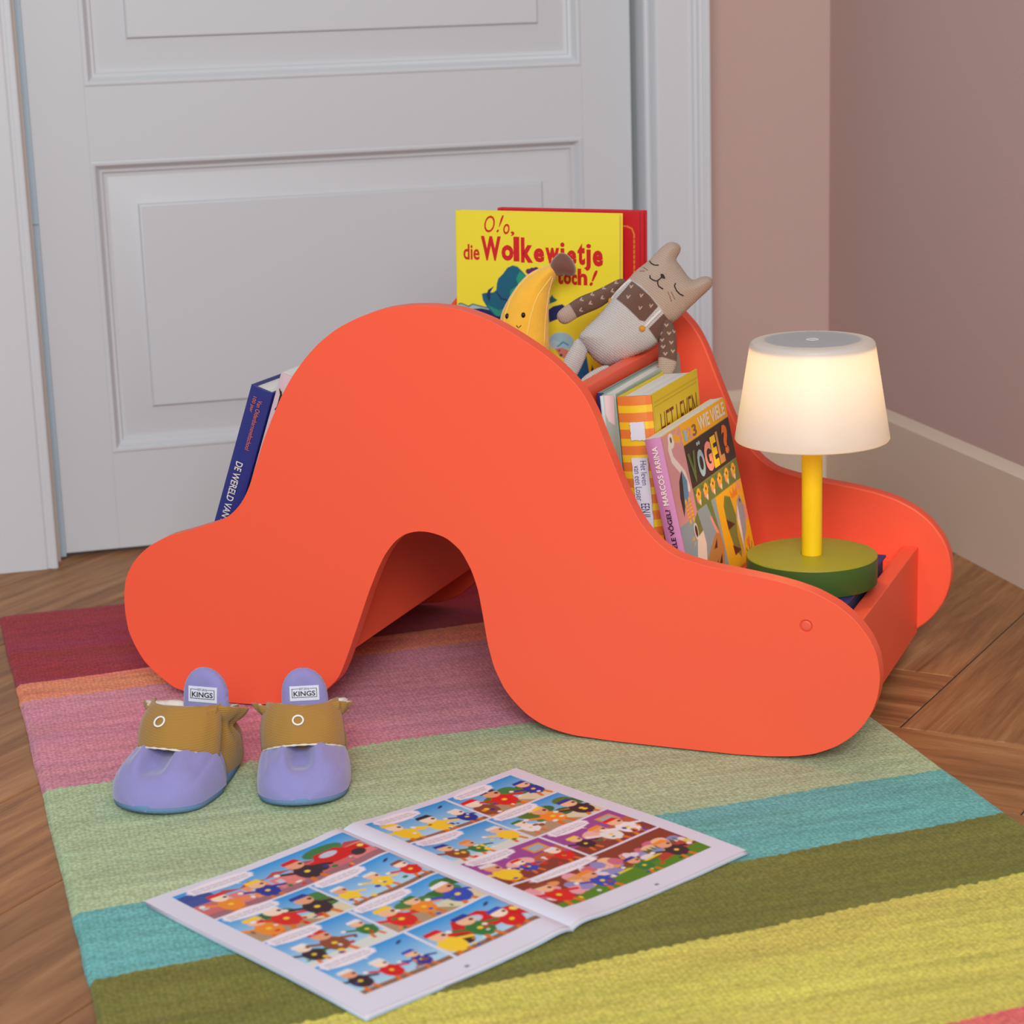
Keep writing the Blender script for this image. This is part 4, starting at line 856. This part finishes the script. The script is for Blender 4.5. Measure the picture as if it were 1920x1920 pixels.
# ================================================================== BABY SLIPPERS
M['lav'] = mat('lavender_felt', (.56, .545, .76), .95, .45, 700, .1, .05, .4)
M['solebl'] = mat('blue_suede_sole', (.42, .55, .70), .95, .4, 700, .1)
M['lining'] = mat('cream_fleece', (.88, .85, .80), .95, .5, 500, .1)
def rib_mat():
    m = mat('mustard_corduroy', (.66, .50, .24), .95, 0, 1, .1, 0, .3); nt = m.node_tree; b = nt.nodes['Principled BSDF']; N = nt.nodes.new
    tc = N('ShaderNodeTexCoord'); wv = N('ShaderNodeTexWave'); wv.bands_direction = 'Z'; wv.inputs['Scale'].default_value = 160; wv.inputs['Distortion'].default_value = 1.2; wv.inputs['Detail Scale'].default_value = .4
    bp = N('ShaderNodeBump'); bp.inputs['Strength'].default_value = .6; bp.inputs['Distance'].default_value = .0006
    nt.links.new(tc.outputs['Object'], wv.inputs['Vector']); nt.links.new(wv.outputs[1], bp.inputs['Height']); nt.links.new(bp.outputs[0], b.inputs['Normal']); return m
M['rib'] = rib_mat()
def loft(nm, rings, mats, parent, cap0=False, cap1=False, closed=True, mi=None):
    n = len(rings[0]); vs = [p for r in rings for p in r]; fs = []; mm = []
    for i in range(len(rings)-1):
        for j in range(n if closed else n-1):
            q = (j+1) % n; fs.append((i*n+j, i*n+q, (i+1)*n+q, (i+1)*n+j)); mm.append(mi(i, j) if mi else 0)
    if cap0: fs.append(tuple(range(n))[::-1]); mm.append(0)
    if cap1: fs.append(tuple(range((len(rings)-1)*n, len(rings)*n))); mm.append(0)
    return mesh(nm, vs, fs, mats, parent, None, True, mm)
def slipper(label, loc, yaw, sd, sw, bend, label_full, hx, lean, sc=1.0):
    """x towards the toe, origin under the heel"""
    T = thing('baby_slipper', label, 'slipper', Matrix.Translation(loc) @ Matrix.Rotation(yaw, 4, 'Z') @ Matrix.Scale(sc, 4)); T['group'] = 'pair of baby slippers'; del T['group']
    rnd = random.Random(sd); ph = sd*1.3
    Ls = .150
    def halfw(x):     # sole half width along the foot
        t = min(max((x+.004)/(Ls+.004), 0), 1)
        base = .0285+.0125*math.sin(math.pi*min(1, max(0, (t-.05)*.92)))**1.2 + (.003 if t > .5 else 0)
        e0 = math.sqrt(max(0, 1-max(0, (.16-t)/.16)**2)); e1 = math.sqrt(max(0, 1-max(0, (t-.76)/.24)**2.3)); return base*e0*e1*sw
    cy = lambda x: bend*(x/Ls)**2
    # sole
    n = 64; o_ = []
    xs = [(-.004+(Ls+.004)*(1-math.cos(math.pi*i/(n//2)))/2) for i in range(n//2+1)]
    ring = [(x, cy(x)+halfw(x)) for x in xs]+[(x, cy(x)-halfw(x)) for x in xs[-2:0:-1]]
    def rg(s_, z): 
        return [(.073+(x-.073)*s_, cy(x)+(y-cy(x))*s_, z+.0030*max(0, (x-.11)/.04)**2) for x, y in ring]
    so = loft('sole', [rg(.93, .0002), rg(.985, .0010), rg(1.0, .0040), rg(1.0, .0068), rg(.975, .0085)], M['solebl'], T, True, True); so['label'] = 'blue suede sole'
    # toe upper: lofted arcs from the throat to the toe, gathered at the throat
    rings = []; nx_, na = 40, 72; x0, x1 = .066, Ls-.0004
    for i in range(nx_+1):
        t = i/nx_; x = x0+(x1-x0)*(1-(1-t)**1.6); hw = halfw(min(x, Ls-.0001))*1.0+.0006
        tt = (x-x0)/(x1-x0); H = (.0050+.0415*(1-tt**1.05*.50))*math.sqrt(max(0, 1-max(0, (tt-.50)/.50)**2.4))
        r_ = []
        for j in range(na+1):
            a = math.pi*j/na; ca, sa = math.cos(a), math.sin(a)
            e = .80; yy = math.copysign(abs(ca)**e, ca)*hw; zz_ = abs(sa)**.78*H
            # pleats fan out from the throat centre
            g = math.exp(-((a-math.pi/2)/.62)**2); f = min(1, max(0, 1-(tt-.52)/.34)); f = f*f*(3-2*f)
            pl = (-.0115*math.exp(-((a-math.pi/2-.02)/(.10+.16*tt))**4) + .0034*math.exp(-((a-math.pi/2-.30-.12*tt)/.13)**2)+.0034*math.exp(-((a-math.pi/2+.32+.12*tt)/.13)**2))*f
            pl2 = .0010*math.sin(a*13+ph)*g*f - .0030*math.exp(-((a-math.pi/2-.80-.2*tt)/.09)**2)*f-.0030*math.exp(-((a-math.pi/2+.84+.2*tt)/.09)**2)*f
            w_ = .0007*math.sin(x*110+a*5+ph)+.0005*math.sin(x*190-a*4)
            k = pl+pl2+w_*sa
            r_.append((x, cy(x)+yy*(1+k*8*(1-sa)), .0062+.0030*max(0, (x-.11)/.04)**2*(1-sa)+zz_+k*sa))
        rings.append(r_)
    loft('toe_upper', rings, M['lav'], T, False, False, False)['label'] = 'lavender felt toe'
    # mustard heel and ankle: stacked rings with a gathered waist and flared cuff
    rings = []; na = 120
    levels = [(.0065, 1.0, 0), (.013, 1.045, 0), (.022, 1.06, .15), (.032, 1.03, .35), (.041, .97, .7), (.048, .90, 1.0), (.0525, .865, 1.2), (.056, .87, 1.2), (.061, .95, 1.1), (.0670, 1.02, 1.0), (.0715, 1.05, 1.0), (.0728, 1.03, 1.0), (.0705, .97, .9), (.062, .85, .8), (.054, .80, .8), (.046, .82, .5), (.03, .9, 0)]
    for li, (z, s_, gth) in enumerate(levels):
        r_ = []
        for j in range(na):
            a = 2*math.pi*j/na; ca, sa = math.cos(a), math.sin(a)
            cx = .0415+.004*(z > .04); rx = (.0475-.10*max(0, z-.02)*.75); ry = .0375-.05*max(0, z-.03)
            e = .88; x = cx+rx*s_*math.copysign(abs(ca)**e, ca); y = cy(x)+ry*s_*math.copysign(abs(sa)**e, sa)
            side = 1-math.exp(-((math.atan2(sa, ca))/.80)**2)     # smooth over the front strap
            rip = gth*side*(.0019*math.sin(a*19+ph+z*60)+.0012*math.sin(a*31+2*ph)+.0022*math.sin(a*7+ph*2))+(.0105*max(0, (z-.050)/.022)*(math.exp(-((a-1.75)/.34)**2)+math.exp(-((a-4.53)/.34)**2)))
            low = (1-gth)*.0008*math.sin(a*9+z*120+ph)
            d = rip+low
            zt = z
            front = math.exp(-(math.atan2(sa, ca)/.9)**2)
            back = (1-ca)/2
            if z > .045: zt = z+.0026*gth*side*math.sin(a*5+ph)-.001*front-.024*back**2*min(1, (z-.045)/.02)
            # the front of the ankle leans back over the instep
            x -= (.22*max(0, z-.020)+.30*max(0, z-.045))*front
            r_.append((x+d*ca, y+d*sa, zt))
        rings.append(r_)
    loft('ankle_cuff', rings, [M['rib'], M['lining']], T, False, False, True, lambda i, j: 1 if i >= 11 else 0)['label'] = 'mustard corduroy gathered ankle'
    # front strap flap with a pale lining edge
    def strap_pt(u, v, off=0):      # u across -1..1, v 0 bottom..1 top; the flap lies over the instep
        y0 = .0395*math.sin(1.25*u)/math.sin(1.25); y1 = .0335*math.sin(1.15*u)/math.sin(1.15)
        b = (.1065-.034*u*u, y0, .0470-.017*u*u); t = (.0795-.030*u*u, y1, .0760-.004*u**4+.0010*math.sin(u*4+ph))
        bul = .0036*math.sin(math.pi*v)+off; nx2, nz2 = .72, .66; ny = .75*u
        x = b[0]*(1-v)+t[0]*v+bul*nx2; y = b[1]*(1-v)+t[1]*v+bul*ny; z = b[2]*(1-v)+t[2]*v+bul*nz2
        return (x, cy(x)+y, z)
    nu, nv = 36, 12; vs = []; fs = []
    for lay in (0, 1):
        for i in range(nu+1):
            for j in range(nv+1):
                u = -1+2*i/nu; v = j/nv; wr = .0007*math.sin(u*9+ph)*math.sin(v*3.1)+.0009*abs(u)**3*math.sin(u*30)*math.sin(v*3.1)
                vs.append(strap_pt(u, v, wr-(.0026 if lay else 0)))
    K = (nu+1)*(nv+1)
    for i in range(nu):
        for j in range(nv):
            a = i*(nv+1)+j; fs += [(a, a+nv+1, a+nv+2, a+1), (K+a, K+a+1, K+a+nv+2, K+a+nv+1)]
    bd = [i*(nv+1) for i in range(nu+1)]+[nu*(nv+1)+j for j in range(1, nv+1)]+[i*(nv+1)+nv for i in range(nu-1, -1, -1)]+[j for j in range(nv-1, 0, -1)]
    for i in range(len(bd)): a, b2 = bd[i], bd[(i+1) % len(bd)]; fs.append((a, K+a, K+b2, b2))
    mesh('strap', vs, fs, M['rib'], T, None, True)
    mb = MB(); mb.tube([strap_pt(-.97+1.94*i/30, 0, -.0006) for i in range(31)], [.0007+.0005*math.sin(i*1.1)**2 for i in range(31)], 8); mb.build('strap_lining', M['lining'], T, None, True)['label'] = 'cream fleece strap edge'
    # ring snap
    c0 = Vector(strap_pt(hx, .56, .0010)); cu = Vector(strap_pt(hx+.06, .56, .0010))-c0; cv = Vector(strap_pt(hx, .70, .0010))-c0; cu.normalize(); nn = cu.cross(cv).normalized(); cv = nn.cross(cu).normalized()
    mb = MB(); n = 32; pts = []
    vs = []; fs = []
    for i in range(n):
        a = 2*math.pi*i/n; d = cu*math.cos(a)+cv*math.sin(a)
        for j in range(8):
            b2 = 2*math.pi*j/8; p = c0+d*(.0048+.0009*math.cos(b2))+nn*(.0006*math.sin(b2)+.0004); vs.append(p)
    for i in range(n):
        for j in range(8): fs.append((i*8+j, ((i+1) % n)*8+j, ((i+1) % n)*8+(j+1) % 8, i*8+(j+1) % 8))
    mesh('snap_ring', vs, fs, M['white'], T, None, True)['label'] = 'white ring snap'
    # inner lavender heel tab standing up out of the ankle
    V, F, _ = inflate(rounded([(-.0225, -.05), (-.0225, .012), (-.0215, .024), (-.016, .0345), (-.007, .0400), (.004, .0400), (.014, .0345), (.0205, .024), (.0225, .012), (.0225, -.05)], 2), .0075, .0013, .010)
    th = math.radians(lean); mwt = frame((.0165, cy(0)+.0008, .0505), (0, 1, 0), (-math.sin(th), 0, math.cos(th)), (math.cos(th), 0, math.sin(th)))
    o = mesh('heel_tab', V, F, M['lav'], T, mwt, True)
    LW, LH = .0142, .0145; lz = .0080; ly = label_full
    # woven label, gently bent over the tab
    def lp(x, y): return (x, y, .0077-.0000*x*x)
    mb = MB(); mb.box((-LW, ly-LH, .0), (LW, ly, lz), 0); o = mb.build('woven_label', mat('woven_label_white', (.86, .88, .93), .7, .3, 900), T, mwt); bevel(o, .0005, 2)
    k = 'woven_label_text'
    inkm = INK['black']
    L = [('KINGS', -.0104, .0104, ly-.0098, ly-.0050, 0, .02), ('EST.2016', -.0046, .0046, ly-.0038, ly-.0018, 0, .01)]
    t = lettering('label_lettering', L, [inkm], T, mwt @ Matrix.Translation((0, 0, lz)), .0002)
    mb = MB()
    for a in ((-.0120, ly-.0029, -.0050, ly-.0025), (.0050, ly-.0029, .0120, ly-.0025), (.0115, ly-.0112, .0120, ly-.0025), (-.0120, ly-.0112, .0120, ly-.0107), (-.0120, ly-.0112, -.0115, ly-.0025)): mb.box((a[0], a[1], lz), (a[2], a[3], lz+.0002))
    mb.build('label_border', inkm, T, mwt)
    return T
RZ = .0068
slipper('mustard and lavender baby slipper left of its twin, toe turned outwards to the lower left', (.2160, 1.9755, RZ), math.radians(-124), 1, 1.04, .004, .0235, -.12, 8, 1.06)
slipper('mustard and lavender baby slipper close to the bookcase arch, toe pointing at the viewer', (.3020, 1.9580, RZ), math.radians(-101), 2, .98, -.003, .0235, -.05, 10)
# ================================================================== COMIC MAGAZINE
def comic():
    Wp, Hp = .207, .288; rnd = random.Random(11)
    th = math.radians(27.3)
    T = thing('comic_magazine', 'open comic magazine with colourful panels lying on the striped rug', 'magazine', Matrix.Translation((.3627, 1.617, .0072)) @ Matrix.Rotation(th, 4, 'Z'))
    def art(side):
        cv = Canvas(Wp, Hp, .00105, (.85, .85, .90))
        sky0, sky1 = np.array(lin((.10, .58, .86))), np.array(lin((.72, .86, .92)))
        def sky(x0, y0, x1, y1):
            def f(X, Y): t = np.clip((y1-Y)/(y1-y0), 0, 1)[..., None]; return sky0*(1-t)+sky1*t
            return f
        ml, mr_ = (.016, .008) if side else (.020, .006)
        xl, xr = (ml, Wp-.016) if side else (.020, Wp-.008)
        ys = [Hp-.010-.0640*i for i in range(5)]; g = .0028
        rows = [[.54], [.50], [.52], [1]] if side else [[1], [.52], [.47], [.50]]
        def blob_person(cx, cy, s_, coat, hat, skin):
            cv.ell(cx, cy, .0065*s_, .0085*s_, coat); cv.ell(cx, cy+.011*s_, .0048*s_, .0048*s_, skin); cv.poly([(cx-.0055*s_, cy+.0135*s_), (cx+.0055*s_, cy+.0135*s_), (cx+.0040*s_, cy+.0175*s_), (cx-.0045*s_, cy+.0170*s_)], hat)
            cv.line([(cx-.006*s_, cy+.003*s_), (cx-.013*s_, cy+.007*s_)], .0026*s_, coat); cv.line([(cx+.006*s_, cy+.003*s_), (cx+.012*s_, cy+.0005*s_)], .0026*s_, coat); cv.ell(cx-.0135*s_, cy+.0075*s_, .0016*s_, .0016*s_, (.93, .90, .86)); cv.ell(cx+.003*s_, cy+.0105*s_, .0012*s_, .0012*s_, (.1, .1, .1))
            cv.ell(cx, cy+.0005*s_, .0015*s_, .0015*s_, (.95, .80, .20))
            cv.line([(cx-.003*s_, cy-.008*s_), (cx-.004*s_, cy-.0125*s_)], .0026*s_, (.85, .45, .15)); cv.line([(cx+.003*s_, cy-.008*s_), (cx+.004*s_, cy-.0125*s_)], .0026*s_, (.85, .45, .15))
        def car(cx, cy, s_):
            cv.poly([(cx-.030*s_, cy-.006*s_), (cx+.030*s_, cy-.006*s_), (cx+.029*s_, cy+.006*s_), (cx+.016*s_, cy+.008*s_), (cx+.010*s_, cy+.016*s_), (cx-.010*s_, cy+.016*s_), (cx-.016*s_, cy+.007*s_), (cx-.030*s_, cy+.004*s_)], (.80, .13, .12)); cv.ell(cx, cy+.0095*s_, .008*s_, .0045*s_, (.75, .78, .84)); cv.ell(cx-.018*s_, cy-.006*s_, .006*s_, .006*s_, (.2, .18, .2)); cv.ell(cx+.018*s_, cy-.006*s_, .006*s_, .006*s_, (.2, .18, .2)); cv.ell(cx+.026*s_, cy+.002*s_, .0026*s_, .0026*s_, (.95, .85, .40))
        def bubble(x0, x1, y1, n):
            h_ = .0035+.0028*n; cv.ell((x0+x1)/2, y1-h_/2, (x1-x0)/2*1.08, h_*.78, (.93, .90, .93)); cv.rect(x0, y1-h_, x1, y1, (.93, .90, .93)); xm = x0+(x1-x0)*.6; cv.poly([(xm, y1-h_+.001), (xm+.005, y1-h_+.001), (xm+.007, y1-h_-.006)], (.93, .90, .93))
            for i in range(n):
                yy = y1-.0035-.0028*i; x = x0+.003
                while x < x1-.006:
                    l = rnd.uniform(.003, .008); cv.line([(x, yy), (min(x+l, x1-.003), yy)], .0007, (.50, .48, .55)); x += l+.0018
        pal = [(.92, .90, .90), (.12, .22, .58), (.82, .13, .13), (.85, .16, .14), (.15, .30, .70), (.93, .55, .18), (.16, .47, .22), (.96, .80, .20), (.90, .88, .86), (.55, .30, .20), (.18, .16, .2)]
        skin = [(.94, .74, .58), (.90, .64, .48), (.96, .86, .76)]
        for r in range(4):
            y1, y0 = ys[r], ys[r+1]+g; sp = rows[r]; cuts = [xl]+([xl+(xr-xl)*sp[0]] if sp[0] < 1 else [])+[xr]
            for c in range(len(cuts)-1):
                x0, x1 = cuts[c]+(g/2 if c else 0), cuts[c+1]-(g/2 if c < len(cuts)-2 else 0); wd = x1-x0
                kind = (['town', 'park', 'sky', 'sky2', 'park', 'sky', 'car', 'park2'] if not side else ['sky', 'park', 'sky2', 'park', 'room', 'room', 'crowd'])[sum(1 if rows[k][0] == 1 else 2 for k in range(r))+c]
                base = cv.A.copy()
                if kind == 'room':
                    cv.rect(x0, y0, x1, y1, (.60, .30, .58)); cv.rect(x0, y0, x1, y0+.020, (.52, .25, .20)); cv.poly([(x0+wd*.35, y0+.012), (x1, y0+.024), (x1, y0+.038), (x0+wd*.5, y0+.028)], (.72, .38, .26)); cv.rect(x0+wd*.70, y1-.024, x0+wd*.92, y1-.008, (.86, .58, .26)); cv.rect(x0+wd*.73, y1-.021, x0+wd*.89, y1-.011, (.62, .70, .75)); cv.ell(x0+wd*.45, y0+.030, .014, .009, (.93, .70, .66))
                elif kind == 'crowd':
                    cv.rect(x0, y0, x1, y1, (.52, .25, .18))
                    for i in range(70): cv.ell(rnd.uniform(x0+.004, x1-.004), rnd.uniform(y0+.016, y1-.016), rnd.uniform(.004, .008), rnd.uniform(.004, .008), rnd.choice([(.90, .62, .66), (.93, .74, .58), (.55, .55, .75), (.88, .83, .84), (.80, .42, .52), (.88, .60, .36)]))
                    cv.poly([(x0, y0), (x1, y0), (x1, y0+.016), (x0+wd*.6, y0+.020), (x0, y0+.008)], (.30, .52, .14)); cv.line([(x0+wd*.3, y0+.017), (x1, y0+.026)], .003, (.86, .80, .20)); cv.poly([(x1-.05, y0+.010), (x1-.006, y0+.016), (x1-.008, y0+.030), (x1-.045, y0+.020)], (.70, .26, .18))
                    for i in range(9): cv.ell(x1-.045+i*.0045, y0+.034, .0012, .0040, (.20, .45, .18))
                elif kind == 'town':
                    cv.rect(x0, y0, x1, y1, sky(x0, y0, x1, y1)); cv.rect(x0, y0, x1, y0+.016, (.62, .42, .45))
                    for i in range(7): a = x0+wd*i/7; cv.rect(a, y0+.010, a+wd/7.5, y0+rnd.uniform(.028, .046), rnd.choice([(.88, .50, .48), (.92, .60, .42), (.80, .42, .42), (.90, .68, .52)])); cv.rect(a+.004, y0+.020, a+.010, y0+.028, (.75, .78, .84)); cv.poly([(a-.002, y0+.036), (a+wd/7+.002, y0+.036), (a+wd/14, y0+.044)], (.72, .30, .28))
                    cv.ell(x0+wd*.80, y1-.016, .020, .010, (.22, .48, .28)); car(x0+wd*.80, y0+.026, 1.1)
                    cv.rect(x0, y1-.020, x0+wd*.16, y1-.006, (.22, .30, .58)); cv.rect(x0, y1-.030, x0+wd*.11, y1-.018, (.24, .32, .60))
                else:
                    cv.rect(x0, y0, x1, y1, sky(x0, y0, x1, y1))
                    if kind.startswith('park'):
                        cv.rect(x0, y0, x1, y0+.018, (.85, .82, .68)); 
                        for i in range(9): cv.ell(x0+wd*rnd.uniform(.30, 1), y0+rnd.uniform(.024, .045), .010, .008, rnd.choice([(.16, .42, .22), (.24, .50, .26), (.30, .46, .20)]))
                        cv.poly([(x0, y0), (x0+wd*.7, y0), (x0+wd*.5, y0+.018), (x0, y0+.026)], (.68, .58, .46))
                    elif kind == 'sky2': cv.poly([(x0, y0), (x1, y0), (x1, y0+.014), (x0, y0+.006)], (.84, .86, .82)); cv.ell(x0+wd*.2, y0+.018, .010, .008, (.16, .42, .22))
                    else: cv.rect(x0, y0, x1, y0+.006, (.55, .40, .30)); cv.ell(x0+wd*.85, y1-.010, .004, .0016, (.1, .2, .4), 30)
                if kind == 'car': car(x0+wd*.55, y0+.026, 1.4)
                for i in range(4 if wd > .12 else 3):
                    if kind == 'town' and i == 3: continue
                    cxx = x0+wd*((i+.5)/(4 if wd > .12 else 3))+rnd.uniform(-.006, .006); blob_person(cxx, y0+rnd.uniform(.015, .024), rnd.uniform(1.1, 1.75), rnd.choice(pal), rnd.choice(pal), rnd.choice(skin))
                for i in range(10): cv.ell(rnd.uniform(x0+.004, x1-.004), rnd.uniform(y0+.003, y0+.024), rnd.uniform(.0012, .0032), rnd.uniform(.0012, .0032), rnd.choice(pal))
                # clip the panel to its frame
                inside = ((cv.X > x0) & (cv.X < x1) & (cv.Y > y0) & (cv.Y < y1))[..., None]; cv.A = np.where(inside, cv.A, base)
                if kind != 'car' and not (kind == 'crowd'): bubble(x0+wd*rnd.uniform(.03, .10), x0+wd*(.42 if wd > .12 else .60), y1+.001, 3)
                elif kind == 'crowd': bubble(x0+wd*.12, x0+wd*.52, y1+.001, 2)
        cv.rect(Wp*.5, .006, Wp*.5+.004, .009, (.45, .45, .55))
        return cv
    # page surfaces arch up beside the fold
    def zpage(x, y, lift): return lift+.0026*np.exp(-((x-.012)/.020)**2)*(x > .012)+np.where(x <= .012, .0026*np.sin(np.clip(x/.012, 0, 1)*np.pi/2)**.8, 0)+.0011*np.sin(y*19)*np.clip(x/.1, 0, 1)+.0006*np.sin(x*40)
    pm = M['paper_print']; pp = mat('newsprint_edge', (.84, .82, .85), .8, .2, 300)
    for sgn in (1, -1):
        cv = art(sgn > 0)
        if sgn > 0: fn = lambda x, y: np.stack([x, y-Hp/2, zpage(x, y, .0030)], 1)
        else: fn = lambda x, y: np.stack([-(Wp-x), y-Hp/2, zpage(Wp-x, y, .0030)], 1)
        sheet('page', cv, fn, pm, T)
        # stacked leaves under the top page
        for kx in range(3):
            n = 46; m_ = 6; vs = []; fs = []; off = .0008*(kx+1)
            for i in range(n+1):
                x = (Wp+.0012*(kx-1))*i/n
                for j in range(m_+1):
                    y = Hp*j/m_; y2 = y-.0012*kx*(1 if sgn < 0 else .4)
                    for s_ in (0, 1): vs.append((sgn*x, y2-Hp/2-.0008*kx, max(.0002, float(zpage(np.array(x), np.array(y), .0030))-off-.0004*s_)))
            st = (m_+1)*2
            for i in range(n):
                for j in range(m_):
                    a = i*st+j*2; fs.append((a, a+st, a+st+2, a+2)); fs.append((a+1, a+3, a+st+3, a+st+1))
            for j in range(m_): a = n*st+j*2; fs.append((a, a+1, a+3, a+2))
            for i in range(n): a = i*st; fs.append((a, a+1, a+st+1, a+st)); a = i*st+m_*2; fs.append((a, a+st, a+st+1, a+1))
            mesh('leaf', vs, fs, pp if kx != 2 else mat('cover_edge_blue', (.66, .74, .80), .6), T, None, True)
comic()
